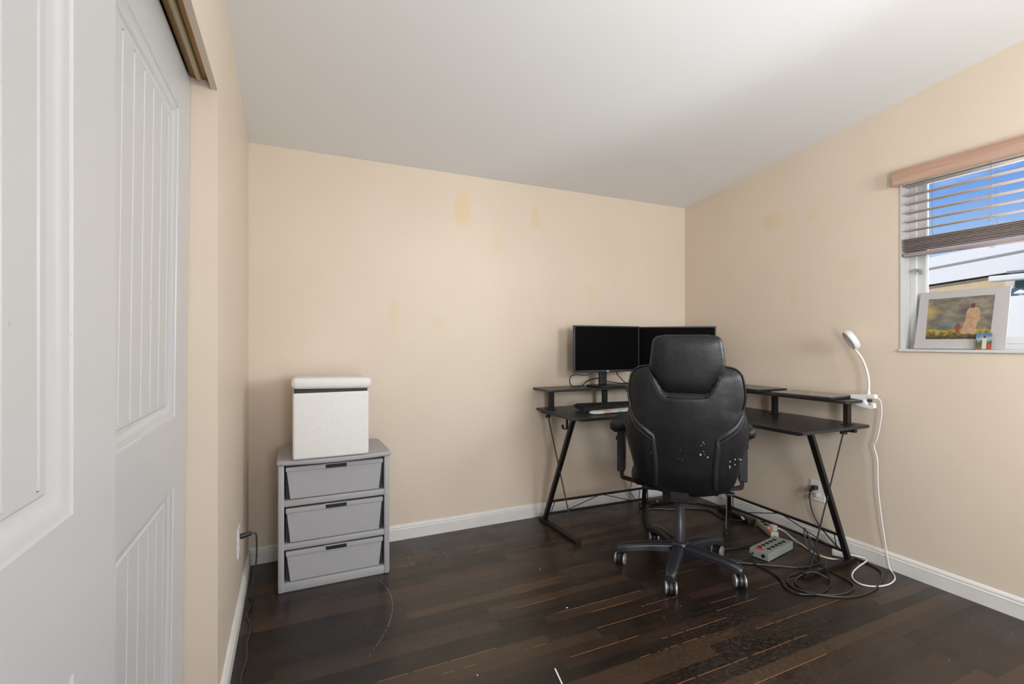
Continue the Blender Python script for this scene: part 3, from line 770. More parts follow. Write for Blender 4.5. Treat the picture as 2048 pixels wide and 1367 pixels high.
# ------------------------------------------------------------------ monitors
def monitor(name, cx, cy, rz_, label, base=True, bz=1.008, W=.553, Hh=.326):
    t = thing(name, label, 'monitor', (cx, cy, SZ), group='monitors on the raised shelf')
    R = Matrix.Rotation(rz_, 3, 'Z'); o = Vector((cx, cy, 0))
    def loc(bm):
        for v in bm.verts: v.co = o+R @ v.co
        return bm
    # local: screen faces -y
    bm = bmesh.new(); box(bm, -W/2, W/2, 0, .018, bz, bz+Hh, bev=.002); box(bm, -W/2+.05, W/2-.05, .018, .045, bz+.05, bz+Hh-.04, bev=.012)
    c = obj('housing', loc(bm), BEZEL, t)
    bm = B(-W/2+.009, W/2-.009, -.0008, .0, bz+.017, bz+Hh-.009); s = obj('screen', loc(bm), SCREEN, t)
    # small bright mark in the middle of the lower bezel
    bm = B(-.011, .011, -.0010, -.0002, bz+.005, bz+.0115, bev=.0003, seg=1)
    obj('maker_mark', loc(bm), mat('silver_logo', (.75, .75, .78), .4), t)
    bm = bmesh.new(); box(bm, -.030, .030, .050, .075, SZ+.01, bz+.2, bev=.006); box(bm, -.05, .05, .04, .06, bz+.08, bz+.18)
    obj('stand_neck', loc(bm), BLACKP, t)
    bm = bmesh.new(); box(bm, -.10, .115, -.055, .125, SZ, SZ+.010, bev=.004); obj('stand_base', loc(bm), BLACKP, t)
    return t
monitor('monitor', 2.022, 2.80, 0, 'black flat monitor on the left, parallel to the back wall')
monitor('monitor', 2.560, 2.715, math.radians(-45), 'black flat monitor in the corner, mostly hidden by the chair headrest', bz=1.008)
obj_ = obj('monitor_cable', T([(1.95, 2.85, 1.04), (1.93, 2.86, 1.00), (1.88, 2.87, .985), (1.82, 2.88, .992), (1.775, 2.88, .985), (1.758, 2.88, .955), (1.775, 2.88, .915), (1.83, 2.885, SZ+.006), (1.90, 2.93, SZ+.006), (1.95, 2.95, SZ+.03), (2.0, 2.955, SZ+.045), (2.06, 2.955, SZ+.05), (2.13, 2.95, SZ+.025), (2.22, 2.94, SZ+.008), (2.32, 2.94, SZ+.006)], .0038), CABLE)
tag(obj_, 'black cable looping out behind the left monitor onto the shelf', 'cable')
obj_ = obj('monitor_cable', T([(2.14, 2.86, 1.03), (2.155, 2.87, .985), (2.20, 2.885, .955), (2.245, 2.905, .925), (2.30, 2.92, SZ+.006)], .0032), CABLE)
tag(obj_, 'black cable slanting down from the left monitor towards the chair', 'cable')
obj_ = obj('keyboard_cable', T([(2.15, 2.72, DT+.02), (2.17, 2.745, DT+.03), (2.195, 2.765, DT+.045), (2.21, 2.80, DT+.08), (2.23, 2.87, SZ-.03), (2.26, 2.935, SZ-.03)], .003), CABLE)
tag(obj_, 'thin black cable rising from the keyboard beside the chair back', 'cable')

# ------------------------------------------------------------------ keyboard and wrist rest (turned a little towards the corner)
kb = thing('keyboard', 'black keyboard lying on the left wing of the desk', 'keyboard', (1.97, 2.70, DT))
R = Matrix.Rotation(math.radians(-6), 3, 'Z'); ko = Vector((1.965, 2.715, DT))
def kl(bm):
    for v in bm.verts:
        v.co.z += (v.co.y+.07)*.10
        v.co = ko+R @ v.co
    return bm
obj('keyboard_case', kl(B(-.225, .225, -.075, .075, 0, .020, bev=.004)), BLACKP, kb)
bm = bmesh.new()
for r in range(6):
    n = 20
    for c in range(n):
        x = -.212+c*.0212; y = .055-r*.0215
        if r == 5 and 3 < c < 10: continue
        box(bm, x, x+.018, y-.009, y+.009, .020, .027)
kk = obj('keycaps', kl(bm), KEYM, kb); kk['kind'] = 'stuff'
wr = thing('wrist_rest', 'marbled blue, white and coral wrist rest in front of the keyboard', 'wrist rest', (1.93, 2.59, DT))
bm = bmesh.new(); poly = []
for k in range(13): a = PI/2+PI*k/12; poly.append((-.175+.05*math.cos(a), .042*math.sin(a)))
for k in range(13): a = -PI/2+PI*k/12; poly.append((.20+.03*math.cos(a), .042*math.sin(a)))
ro = Vector((1.935, 2.575, DT)); R2 = Matrix.Rotation(math.radians(5), 3, 'Z')
prism(bm, poly, .004, .018)
for v in bm.verts: v.co = ro+R2 @ v.co
obj('gel_pad', bm, rest_mat(), wr, bev=.006, smooth=True)
bm = bmesh.new(); prism(bm, [(u*.98, v*.95) for u, v in poly], 0, .005)
for v in bm.verts: v.co = ro+R2 @ v.co
obj('rubber_base', bm, BLACKP, wr)

# ------------------------------------------------------------------ laptops on the right shelf
def laptop(name, label, c, w, d, rz_, m1, z0=SZ):
    t = thing(name, label, 'laptop', (c[0], c[1], z0), group='laptops on the right shelf'); R = Matrix.Rotation(rz_, 3, 'Z'); o = Vector((c[0], c[1], z0))
    def loc(bm):
        for v in bm.verts: v.co = o+R @ v.co
        return bm
    obj('base', loc(B(-w/2, w/2, -d/2, d/2, .002, .011, bev=.002)), LAPTD, t)
    obj('lid', loc(B(-w/2, w/2, -d/2, d/2, .0118, .018, bev=.0022)), m1, t)
    for sx in (-1, 1):
        for sy in (-1, 1):
            bm = bmesh.new(); cyl(bm, (sx*(w/2-.03), sy*(d/2-.03), 0), (sx*(w/2-.03), sy*(d/2-.03), .002), .006, 10)
            obj('rubber_foot', loc(bm), BLACKP, t)
    return t, loc
lt, lc = laptop('laptop', 'closed grey laptop on the shelf beside the white lamp clamp', (2.752, 1.822), .245, .34, math.radians(4), LAPT)
bm = bmesh.new(); lathe(bm, (0, 0, .018), [(.012, 0), (.012, .0003), (0, .0003)], 16); obj('lid_mark', lc(bm), STEEL, lt)
laptop('laptop', 'closed black laptop partly hidden behind the chair back', (2.775, 2.245), .25, .33, math.radians(-4), LAPTD)

# ------------------------------------------------------------------ clip lamp
lp = thing('clip_lamp', 'white gooseneck ring lamp clipped to the end of the shelf', 'lamp', (2.83, 1.56, SZ))
fr = lambda u, v, w: Vector((2.815+w, 1.675-u, SZ+v))
bm = bmesh.new(); prism(bm, [(.027, .004), (.027, .024), (.145, .036), (.150, .030), (.150, .014), (.10, .012), (.09, .002), (.055, .002), (.035, .003)], 0, .030, fr); obj('upper_jaw', bm, LAMPW, lp, bev=.002)
bm = bmesh.new(); prism(bm, [(.027, -.020), (.05, -.020), (.072, -.004), (.088, -.006), (.10, -.006), (.106, -.022), (.125, -.030), (.132, -.010), (.142, -.012), (.146, -.038), (.13, -.044), (.07, -.036)], .003, .027, fr); obj('lower_jaw', bm, LAMPW, lp, bev=.002)
bm = bmesh.new(); prism(bm, [(.066, -.014), (.094, -.014), (.10, .014), (.060, .014)], .002, .028, fr); cyl(bm, (2.812, 1.675-.082, SZ-.001), (2.818, 1.675-.082, SZ-.001), .003, 10); obj('hinge', bm, LAMPW, lp, bev=.001)
nk = [(2.83, 1.563, SZ+.034), (2.83, 1.561, SZ+.075), (2.83, 1.563, SZ+.12), (2.83, 1.574, SZ+.17), (2.83, 1.594, SZ+.222), (2.83, 1.617, SZ+.257), (2.83, 1.633, SZ+.275)]
bm = bmesh.new(); tube(bm, nk, lambda t: .0085 if t < .06 else .0052, seg=12); obj('gooseneck', bm, LAMPW, lp, smooth=True)
# ring head, tilted
hc = Vector((2.83, 1.650, SZ+.327)); ax = Vector((-.63, .60, -.49)).normalized()
def ringprof(bm, prof, seg=40):
    a = ax.cross(Vector((0, 0, 1))).normalized(); b = a.cross(ax); rings = []
    for r, h in prof: r *= 1.16; h *= 1.6; rings.append([bm.verts.new(hc+ax*h+(a*math.cos(2*PI*k/seg)+b*math.sin(2*PI*k/seg))*r) for k in range(seg)])
    for i in range(len(rings)):
        A, D = rings[i], rings[(i+1) % len(rings)]
        for k in range(seg): bm.faces.new((A[k], A[(k+1) % seg], D[(k+1) % seg], D[k]))
bm = bmesh.new(); ringprof(bm, [(.030, -.008), (.047, -.008), (.050, -.005), (.050, .007), (.047, .010), (.045, .010), (.045, .006), (.032, .006), (.032, .010), (.030, .010)]); obj('ring_head', bm, LAMPW, lp, smooth=True)
bm = bmesh.new(); lathe(bm, hc, [(.0515, .002), (.0515, .0095), (.048, .0105), (.001, .0105)], 36, ax); obj('lamp_diffuser', bm, LAMPD, lp, smooth=True)
# its cable, hanging to the floor and round to the charger
cab = [(2.84, 1.527, SZ+.016), (2.86, 1.520, SZ-.005), (2.875, 1.525, .82), (2.88, 1.548, .70), (2.885, 1.566, .655), (2.885, 1.550, .58), (2.885, 1.545, .42), (2.888, 1.528, .25), (2.893, 1.512, .12), (2.896, 1.500, .03), (2.888, 1.482, .006),
       (2.85, 1.450, .005), (2.80, 1.425, .005), (2.73, 1.412, .005), (2.67, 1.418, .005), (2.62, 1.440, .005), (2.600, 1.478, .005), (2.625, 1.525, .006), (2.69, 1.560, .01), (2.78, 1.580, .016), (2.86, 1.592, .02), (2.885, 1.608, .022), (2.875, 1.630, .027), (2.845, 1.660, .030), (2.835, 1.685, .026)]
o = obj('lamp_cable', T(cab, .0036, seg=8), WCABLE, smooth=True); tag(o, 'white cable hanging from the lamp clamp and looping on the floor', 'cable')
ch = thing('charger', 'white plug-in charger lying at the foot of the right desk leg', 'charger', (2.845, 1.73, 0))
R = Matrix.Rotation(math.radians(20), 3, 'Z')
bm = bmesh.new(); box(bm, 2.815, 2.868, 1.685, 1.755, .0005, .040, bev=.008, seg=3, rot=R); obj('charger_body', bm, LAMPW, ch, smooth=True)
bm = bmesh.new()
for k in range(6): box(bm, 2.822, 2.861, 1.690+k*.009, 1.694+k*.009, .0395, .0415, rot=R, piv=(2.8415, 1.72, .04))
obj('charger_ribs', bm, WCABLE, ch)
o = obj('note_card', B(2.868, 2.905, 1.665, 1.735, .0002, .012, rot=Matrix.Rotation(math.radians(-15), 3, 'Z')), CREAMP); tag(o, 'cream coloured block on the floor behind the right desk foot', 'block')

# ------------------------------------------------------------------ outlets
def outlet(name, label, x, yc, zc_, sgn):
    t = thing(name, label, 'outlet', (x, yc, zc_), group='wall outlets')
    a, b_ = sorted((x, x+sgn*.006)); obj('plate', B(a, b_, yc-.045, yc+.045, zc_-.062, zc_+.062, bev=.002), PLATE, t)
    for dz in (.021, -.021):
        bm = bmesh.new(); a, b_ = sorted((x+sgn*.006, x+sgn*.008)); box(bm, a, b_, yc-.017, yc+.017, zc_+dz-.014, zc_+dz+.014, bev=.0009)
        s = obj('socket', bm, PLATE, t)
        bm = bmesh.new()
        for dy in (-.006, .006): a, b_ = sorted((x+sgn*.0078, x+sgn*.0084)); box(bm, a, b_, yc+dy-.001, yc+dy+.001, zc_+dz-.003, zc_+dz+.006)
        obj('slots', bm, SLOT, s)
    return t
outlet('wall_outlet', 'white outlet plate with two plugs on the right wall', XR, 1.902, .310, -1)
outlet('wall_outlet', 'white outlet plate seen edge-on on the left wall', XL, 2.425, .345, 1)
# black plug + cord, right outlet
pc = thing('power_cable', 'black power cord from the upper socket of the right outlet', 'cord', (2.91, 1.91, .33))
bm = bmesh.new(); box(bm, XR-.045, XR-.0085, 1.893, 1.919, .318, .345, bev=.005); cyl(bm, (XR-.04, 1.908, .330), (XR-.046, 1.922, .308), .009, 12); obj('plug', bm, CABLE, pc)
obj('cord', T([(XR-.046, 1.922, .308), (XR-.05, 1.922, .270), (XR-.06, 1.90, .20), (XR-.06, 1.86, .13), (XR-.055, 1.80, .07), (XR-.05, 1.73, .02), (2.885, 1.66, .006), (2.87, 1.565, .005), (2.83, 1.50, .005), (2.72, 1.445, .005), (2.60, 1.412, .005), (2.46, 1.41, .005), (2.36, 1.45, .005), (2.28, 1.53, .005), (2.27, 1.62, .005), (2.36, 1.68, .006), (2.47, 1.66, .012), (2.56, 1.63, .028), (2.62, 1.66, .03)], .0045), GREYCAB, pc, label='black cord')
gc = thing('power_cable', 'thin beige power cord from the lower socket of the right outlet', 'cord', (2.91, 1.90, .29))
bm = bmesh.new(); box(bm, XR-.030, XR-.0085, 1.890, 1.914, .276, .302, bev=.005); obj('plug', bm, CREAMP, gc)
obj('cord', T([(XR-.028, 1.912, .286), (XR-.035, 1.935, .26), (XR-.03, 1.93, .20), (XR-.028, 1.885, .12), (XR-.028, 1.83, .05), (XR-.024, 1.79, .01)], .0025), CCABLE, gc)
# left plug + cord
lcx = thing('power_cable', 'black cord from the left outlet trailing along the floor', 'cord', (XL+.02, 2.425, .33))
bm = bmesh.new(); cyl(bm, (XL+.0085, 2.42, .366), (XL+.052, 2.43, .372), .012, 14, .009); obj('plug', bm, CABLE, lcx, smooth=True)
obj('cord', T([(XL+.048, 2.43, .371), (XL+.068, 2.435, .365), (XL+.072, 2.44, .33), (XL+.07, 2.45, .24), (XL+.058, 2.46, .14), (XL+.05, 2.50, .05), (XL+.04, 2.60, .008), (-.180, 2.62, .005), (-.166, 2.56, .005), (-.180, 2.44, .005), (-.160, 2.34, .005), (-.163, 2.20, .005), (-.156, 2.10, .005), (-.166, 2.00, .005), (-.160, 1.93, .005), (-.165, 1.8, .005), (-.15, 1.6, .005)], .0038), GREYCAB, lcx)

# ------------------------------------------------------------------ metal power strip
ps = thing('power_strip', 'grey-green metal power strip with ten outlets and a red switch', 'power strip', (2.53, 1.90, 0))
R = Matrix.Rotation(math.radians(0), 3, 'Z')
# corners measured on the floor: long axis direction
A = Vector((2.383, 1.918, 0)); ex_ = Vector((.285, .055, 0)).normalized(); ey_ = Vector((-ex_.y, ex_.x, 0)); LL, WW, HH = .285, .108, .044
A = Vector((2.402, 1.835, 0))
def pf(u, v, w): return A+ex_*u+ey_*v+Vector((0, 0, w+.003))
bm = bmesh.new(); prism(bm, [(0, 0), (LL, 0), (LL, WW), (0, WW)], 0, HH, pf); obj('housing', bm, PSTRIP, ps, bev=.002)
for k in range(5):
    for r in range(2):
        if True:
            u = .062+k*.043 if r == 0 else .040+k*.043
            u = .070+k*.042 if r == 0 else .052+k*.042
            v = .032 if r == 0 else .076
            c = pf(u, v, HH); bm = bmesh.new(); pl = [(u+.015*math.cos(2*PI*q/16), v+.012*math.sin(2*PI*q/16)) for q in range(16)]
            prism(bm, pl, HH, HH+.0012, pf); obj('socket', bm, SLOT, ps)
bm = bmesh.new(); prism(bm, [(.014, .045), (.032, .045), (.032, .078), (.014, .078)], HH, HH+.006, pf); obj('switch', bm, REDSW, ps, label='red rocker switch')
bm = bmesh.new(); cyl(bm, pf(0, .028, .022), pf(-.004, .028, .022), .010, 16); obj('reset_button', bm, SLOT, ps)
obj('supply_cable', T([pf(.0, .085, .02), pf(-.03, .09, .010), pf(-.09, .10, .003), (2.22, 1.93, .006), (2.12, 2.0, .006), (2.10, 2.12, .006), (2.2, 2.2, .006)], .0048), CABLE, ps)
# white strip with pilot light behind
ws = thing('extension_socket', 'cream socket strip with a red pilot light under the desk', 'power strip', (2.76, 2.10, 0))
bm = bmesh.new(); ax1 = Vector((2.842, 2.235, 0)); ax2 = Vector((2.735, 2.045, 0)); d = (ax2-ax1).normalized(); n_ = Vector((-d.y, d.x, 0))
def wf(u, v, w): return ax1+d*u+n_*v+Vector((0, 0, w))
LW = (ax2-ax1).length
prism(bm, [(0, -.024), (LW, -.024), (LW, .024), (0, .024)], .001, .036, wf); obj('housing', bm, CREAMP, ws, bev=.004)
bm = bmesh.new(); prism(bm, [(LW-.075, -.012), (LW-.055, -.012), (LW-.055, .010), (LW-.075, .010)], .036, .041, wf); obj('pilot_switch', bm, REDL, ws, label='lit red switch')
for u in (.03, .075): 
    bm = bmesh.new(); prism(bm, [(u, -.014), (u+.028, -.014), (u+.028, .014), (u, .014)], .036, .0375, wf); obj('socket', bm, SLOT, ws)
pg = thing('power_cable', 'cream plug and thick cream cable running to the right desk foot', 'cord', (2.73, 2.03, .04))
bm = bmesh.new(); c = wf(LW-.022, 0, 0); box(bm, c.x-.018, c.x+.018, c.y-.018, c.y+.018, .037, .075, bev=.006); obj('plug', bm, CREAMP, pg)
obj('cord', T([(c.x+.01, c.y-.01, .06), (c.x+.05, c.y-.035, .04), (2.79, 1.95, .012), (2.775, 1.89, .007), (2.735, 1.80, .006), (2.745, 1.72, .006), (2.80, 1.675, .007), (2.83, 1.695, .007)], .005), CCABLE, pg)

# black adapter strip under the corner, its cables
ad = thing('black_power_bar', 'long black power bar lying under the desk corner', 'power bar', (2.6, 2.84, 0))
bm = bmesh.new(); a_ = Vector((2.43, 2.875, .022)); b_ = Vector((2.70, 2.83, .022)); bar(bm, a_, b_, .055, .040); obj('housing', bm, CABLE, ad, bev=.006)
for t in (.25, .45):
    c = a_.lerp(b_, t); bm = bmesh.new(); cyl(bm, c+Vector((0, -.0265, .004)), c+Vector((0, -.0295, .004)), .005, 10); obj('indicator', bm, mat('pale_indicator', (.7, .68, .6), .4), ad)
ab = thing('adapter_box', 'flat black adapter with a white tag beside the right baseboard', 'adapter', (2.80, 2.35, 0))
bm = bmesh.new(); bar(bm, (2.845, 2.56, .018), (2.80, 2.26, .018), .06, .034); obj('housing', bm, CABLE, ab, bev=.006)
bm = bmesh.new(); bar(bm, (2.775, 2.325, .037), (2.75, 2.285, .035), .013, .002); obj('tag', bm, PAPER, ab, label='small white tag')
def fl(pts, r=.0045, m=CABLE, label='', name='floor_cable', z=.0055):
    o = obj(name, T([(p[0], p[1], p[2] if len(p) > 2 else z) for p in pts], r), m, smooth=True); tag(o, label, 'cable', 'black cables on the floor under the desk'); return o
fl([(2.20, 1.93), (2.33, 1.83), (2.40, 1.78), (2.49, 1.72), (2.62, 1.70), (2.70, 1.74), (2.74, 1.80, .03), (2.735, 1.83, .09), (2.72, 1.845, .135), (2.70, 1.83, .10), (2.69, 1.80, .04), (2.64, 1.72), (2.60, 1.62), (2.58, 1.52), (2.54, 1.47), (2.46, 1.45), (2.38, 1.46), (2.30, 1.51), (2.30, 1.60), (2.38, 1.65), (2.46, 1.62, .03), (2.5, 1.56)],
   m=GREYCAB, label='grey-black cable draped in a loop over the lower desk stretcher')
fl([(2.05, 2.30), (2.13, 2.10), (2.2, 1.98), (2.30, 1.86), (2.29, 1.70), (2.22, 1.60), (2.24, 1.53), (2.33, 1.50), (2.45, 1.53), (2.52, 1.58, .028), (2.58, 1.66, .03)], label='black cable curving across the floor in front of the power strip')
fl([(2.05, 2.36), (2.17, 2.16), (2.24, 2.08), (2.36, 2.04), (2.47, 2.02), (2.52, 1.99)], r=.004, label='black cable running behind the power strip from the chair')
fl([(2.44, 2.84, .03), (2.40, 2.82), (2.36, 2.86, .02), (2.33, 2.83), (2.36, 2.78), (2.42, 2.76), (2.52, 2.70), (2.66, 2.66), (2.74, 2.56), (2.70, 2.42), (2.76, 2.30, .02)], r=.005, label='black cable bundle running along the floor under the desk corner')
fl([(2.34, 2.93, .18), (2.32, 2.93, .10), (2.34, 2.92, .06), (2.37, 2.90, .02), (2.36, 2.83), (2.29, 2.79), (2.25, 2.76)], r=.0025, label='thin black lead hanging behind the left stretcher to the floor')
fl([(2.68, 2.83, .02), (2.74, 2.78), (2.80, 2.70), (2.84, 2.62), (2.86, 2.55, .02)], r=.005, label='black cable from the black power bar to the adapter')

# ------------------------------------------------------------------ office chair
HUB = Vector((1.930, 2.015, 0)); FW = Vector((.696, .718, 0)).normalized(); RT = Vector((FW.y, -FW.x, 0))
chair = thing('office_chair', 'black leather executive office chair on a five-star base, seen from behind', 'chair', tuple(HUB))
def L(x, y, z): return HUB+RT*x+FW*y+Vector((0, 0, z))
def loc(bm):
    for v in bm.verts: v.co = L(v.co.x, v.co.y, v.co.z)
    return bm
BXc = .026; BY = -.25      # backrest centre (lateral) and depth of its rear face
VS, HS = .00249, .00234
def zz(py): return 1.22-(py-683.5)*VS
prof = [(728, 70), (729.5, 84), (733, 97), (740, 106), (748, 112), (765, 116), (790, 118), (816, 115), (835, 121), (851, 124), (870, 123.5), (884, 120.5), (910, 114), (938, 107), (960, 100), (973, 94), (983, 80), (990, 62), (996, 30)]
def interp(tab, y):
    if y <= tab[0][0]: return tab[0][1]
    for (a, va), (b, vb) in zip(tab, tab[1:]):
        if y <= b: return va+(vb-va)*(y-a)/(b-a)
    return tab[-1][1]
def yrear(z):   # backrest leans: top further back (towards the viewer)
    t = (z-.45)/(1.15-.45)
    return BY+.055-.10*t+.05*math.sin(t*PI)*-.6
NOT = [(733, 68), (740, 67), (760, 57), (778, 48), (787, 42)]
def notch(py, x):     # recess depth for the headrest pocket
    h = interp(NOT, py)*HS
    if py > 792: return 0
    e = (h-abs(x))/.012
    v = max(0, min(1, e))*max(0, min(1, (792-py)/14))
    return .028*v
def surf(px_half, py, side=-1):
    pass
def backpt(x, py, rear=True):
    z = zz(py); w = interp(prof, py)*HS; u = max(-1, min(1, x/w))
    te = min(1, (996-py)/50, ) if py > 946 else 1
    tt = min(1, (py-727)/26)
    T_ = .062*max(.05, (max(0, te))**.5)*max(.15, max(0, tt))**.45
    bulge = T_*(1-abs(u)**3.2)**.55
    # side bolsters puff
    b = .012*math.exp(-((abs(u)-.72)/.16)**2)*(.6+.4*max(0, min(1, (py-790)/40)))
    # seam grooves
    if rear:
        return Vector((BXc+x, yrear(z)-bulge-b*(1-abs(u)**6)+notch(py, x)+.02*(x/.28)**2, z))
    return Vector((BXc+x, yrear(z)+bulge*.75+.01, z))
bm = bmesh.new(); NU = 49
rows = []
ys = []
y = 728
while y < 996: ys.append(y); y += 2.2 if (y < 750 or y > 975) else 5
ys.append(996)
for py in ys:
    w = interp(prof, py)*HS; ring = []
    for k in range(NU):
        u = -1+2*k/(NU-1); u = math.sin(u*PI/2)
        ring.append(bm.verts.new(backpt(u*w, py, True)))
    for k in range(NU-2, 0, -1):
        u = -1+2*k/(NU-1); u = math.sin(u*PI/2)
        ring.append(bm.verts.new(backpt(u*w, py, False)))
    rows.append(ring)
for a, b in zip(rows, rows[1:]):
    n = len(a)
    for k in range(n): bm.faces.new((a[k], a[(k+1) % n], b[(k+1) % n], b[k]))
bm.faces.new(rows[0]); bm.faces.new(rows[-1][::-1])
back = obj('backrest', loc(bm), LEATHER, chair, smooth=True, ang=70)
def onback(xp, py, lift=.001):    # xp: lateral px offset from the back's centre
    p = backpt(xp*HS, py); p.y -= lift; return L(p.x, p.y, p.z)
def seam(pts, r, m, name, lift=.001, **k):
    P = smooth_path([Vector((a, b, 0)) for a, b in pts], 8)
    bm = bmesh.new(); tube(bm, [onback(p.x, p.y, lift) for p in P], r, seg=6, n=1); return obj(name, bm, m, back, smooth=True)
# pocket piping and outer piping
pk = [(-72, 729), (-69, 740), (-60, 760), (-50, 779), (-42, 788), (-15, 791), (15, 791), (42, 788), (50, 779), (60, 760), (69, 740), (72, 729)]
seam(pk, .0038, PIPING, 'pocket_piping', .002)
for s in (-1, 1):
    seam([(s*74, 730.5), (s*92, 733.5), (s*104, 741), (s*110, 752), (s*113.5, 770), (s*115, 790), (s*111, 812)], .0032, PIPING, 'outer_piping', .004)
    # double-stitched band: diagonal then down
    inn = [(s*110, 819), (s*96, 840), (s*74, 856), (s*61, 867)]
    out = [(s*112, 829), (s*100, 850), (s*80, 866), (s*66, 876)]
    bm = bmesh.new()
    A_ = [onback(x, y_, .0025) for x, y_ in [(p.x, p.y) for p in smooth_path([Vector((a, b, 0)) for a, b in inn+[(s*58, 880), (s*55, 905), (s*53, 935), (s*54, 960), (s*56, 976)]], 5)]]
    B_ = [onback(x, y_, .0025) for x, y_ in [(p.x, p.y) for p in smooth_path([Vector((a, b, 0)) for a, b in out+[(s*68, 888), (s*66, 910), (s*64, 935), (s*64, 958), (s*65, 974)]], 5)]]
    va = [bm.verts.new(p) for p in A_]; vb = [bm.verts.new(p) for p in B_]
    for k in range(len(va)-1): bm.faces.new((va[k], va[k+1], vb[k+1], vb[k]))
    ob = obj('stitched_band', bm, BAND, back, smooth=True)
    mo = ob.modifiers.new('so', 'SOLIDIFY'); mo.thickness = .003; mo.offset = 0
    THR = mat('grey_thread', (.10, .105, .125), .6) if s == -1 else THR
    for L_ in (inn, out): seam(L_, .0009, THR, 'stitching', .0045)
# peeled spots
bm = bmesh.new()
for (x, y_, r) in [(35, 875, 1.5), (31, 881, 1.2), (37, 878, 1), (30, 900, 2.6), (44, 904, 2.0), (36, 893, 1), (-9, 893, 1), (-5, 913, .8), (-13, 912, .8), (38, 899, .8),
                   (86, 911, 1.6), (86, 921, 1.9), (86, 925, 1), (96, 907, 1.7), (96, 918, 1.4), (107, 909, 1.9), (103, 907, 1), (107, 917, .9), (-67, 904, 1.3)]:
    pts = [onback(x+r*random.uniform(.6, 1.1)*math.cos(2*PI*k/9), y_+r*random.uniform(.7, 1.2)*math.sin(2*PI*k/9), .0022) for k in range(9)]
    bm.faces.new([bm.verts.new(p) for p in pts])
obj('peeled_spots', bm, PATCH, back)
# headrest pillow
hp = [(669.5, 40), (670.5, 52), (673, 60), (678, 65.5), (686, 68.5), (700, 70.5), (715, 73), (728, 74), (738, 72), (750, 66.5), (765, 58), (778, 51), (784, 46), (787, 40)]
bm = bmesh.new(); rows = []
for i in range(60):
    py = 669.5+(787-669.5)*(i/59); w = interp(hp, py)*HS; z = zz(py); t = (py-669.5)/117.5
    th = .052*max(.02, (1-abs(2*t-1)**5))**.5; yc = yrear(z)-.010-.030*(1-t)
    if py < 735: yc -= 0
    ring = []
    for k in range(40):
        a = 2*PI*k/40; cx, sy = math.cos(a), math.sin(a)
        e = .42
        ring.append(bm.verts.new((BXc+.008+w*math.copysign(abs(cx)**e, cx), yc+th*math.copysign(abs(sy)**.75, sy), z)))
    rows.append(ring)
for a, b in zip(rows, rows[1:]):
    for k in range(40): bm.faces.new((a[k], a[(k+1) % 40], b[(k+1) % 40], b[k]))
bm.faces.new(rows[0]); bm.faces.new(rows[-1][::-1])
hd = obj('headrest', loc(bm), LEATHER, chair, smooth=True, ang=75)
# headrest top seam
zt_ = zz(680); bm = bmesh.new()
tube(bm, [L(BXc+.008+x*HS, yrear(zt_)-.010-.027-.0515*max(.02, (1-abs(2*.09-1)**5))**.5*max(0, 1-abs(x/67)**2.4)**.5*1.0, zz(680+.0006*x*x)) for x in range(-64, 65, 8)], .0012, seg=6, n=3)
obj('headrest_seam', bm, PIPING, hd)
# seat
bm = bmesh.new(); box(bm, -.245, .245, -.17, .30, .455, .565, bev=.045, seg=5); obj('seat', loc(bm), LEATHER, chair, smooth=True)
bm = bmesh.new(); box(bm, -.19, .19, -.14, .22, .435, .46, bev=.01); box(bm, -.085, .085, -.13, .13, .375, .44, bev=.012); obj('tilt_mechanism', loc(bm), BLACKP, chair)
bm = bmesh.new(); tube(bm, [(.08, .05, .40), (.2, .05, .405), (.25, .05, .40)], .006, seg=8); box(bm, .235, .28, .03, .07, .392, .408, bev=.005); obj('height_lever', loc(bm), BLACKP, chair)
bm = bmesh.new(); box(bm, -.045, .045, -.225, -.12, .412, .432, bev=.004); box(bm, -.045, .045, -.225, -.21, .42, .60, bev=.004); obj('back_bracket', loc(bm), BLACKM, chair)
# arms
for s in (-1, 1):
    bm = bmesh.new(); box(bm, s*.315-.047, s*.315+.047, -.14, .17, .735, .792, bev=.024, seg=5); ap = obj('arm_pad', loc(bm), LEATHER, chair, smooth=True)
    bm = bmesh.new(); box(bm, s*.315-.034, s*.315+.034, -.06, .13, .717, .738, bev=.004); obj('arm_plate', loc(bm), BLACKP, ap)
    bm = bmesh.new(); box(bm, s*.315-.021, s*.315+.021, -.01, .07, .485, .725, bev=.006); box(bm, s*.315-.0225, s*.315+.0225, .0, .06, .55, .66, bev=.004)
    po = obj('arm_post', loc(bm), BLACKP, chair)
    bm = bmesh.new(); box(bm, min(s*.336, s*.346), max(s*.336, s*.346), .02, .045, .655, .68, bev=.003); obj('arm_button', loc(bm), BLACKP, po)
    bm = bmesh.new(); tube(bm, [(s*.312, .03, .49), (s*.312, .03, .455), (s*.295, .03, .442), (s*.20, .03, .425), (s*.12, .03, .41)], .014, seg=4, n=3); obj('arm_bracket', loc(bm), BLACKM, chair)
# gas lift
bm = bmesh.new(); lathe(bm, (0, 0, 0), [(.034, .115), (.034, .125), (.031, .135), (.031, .235), (.028, .24), (.028, .36), (.022, .365), (.022, .40)], 28); obj('gas_lift', loc(bm), NYLON, chair, smooth=True)
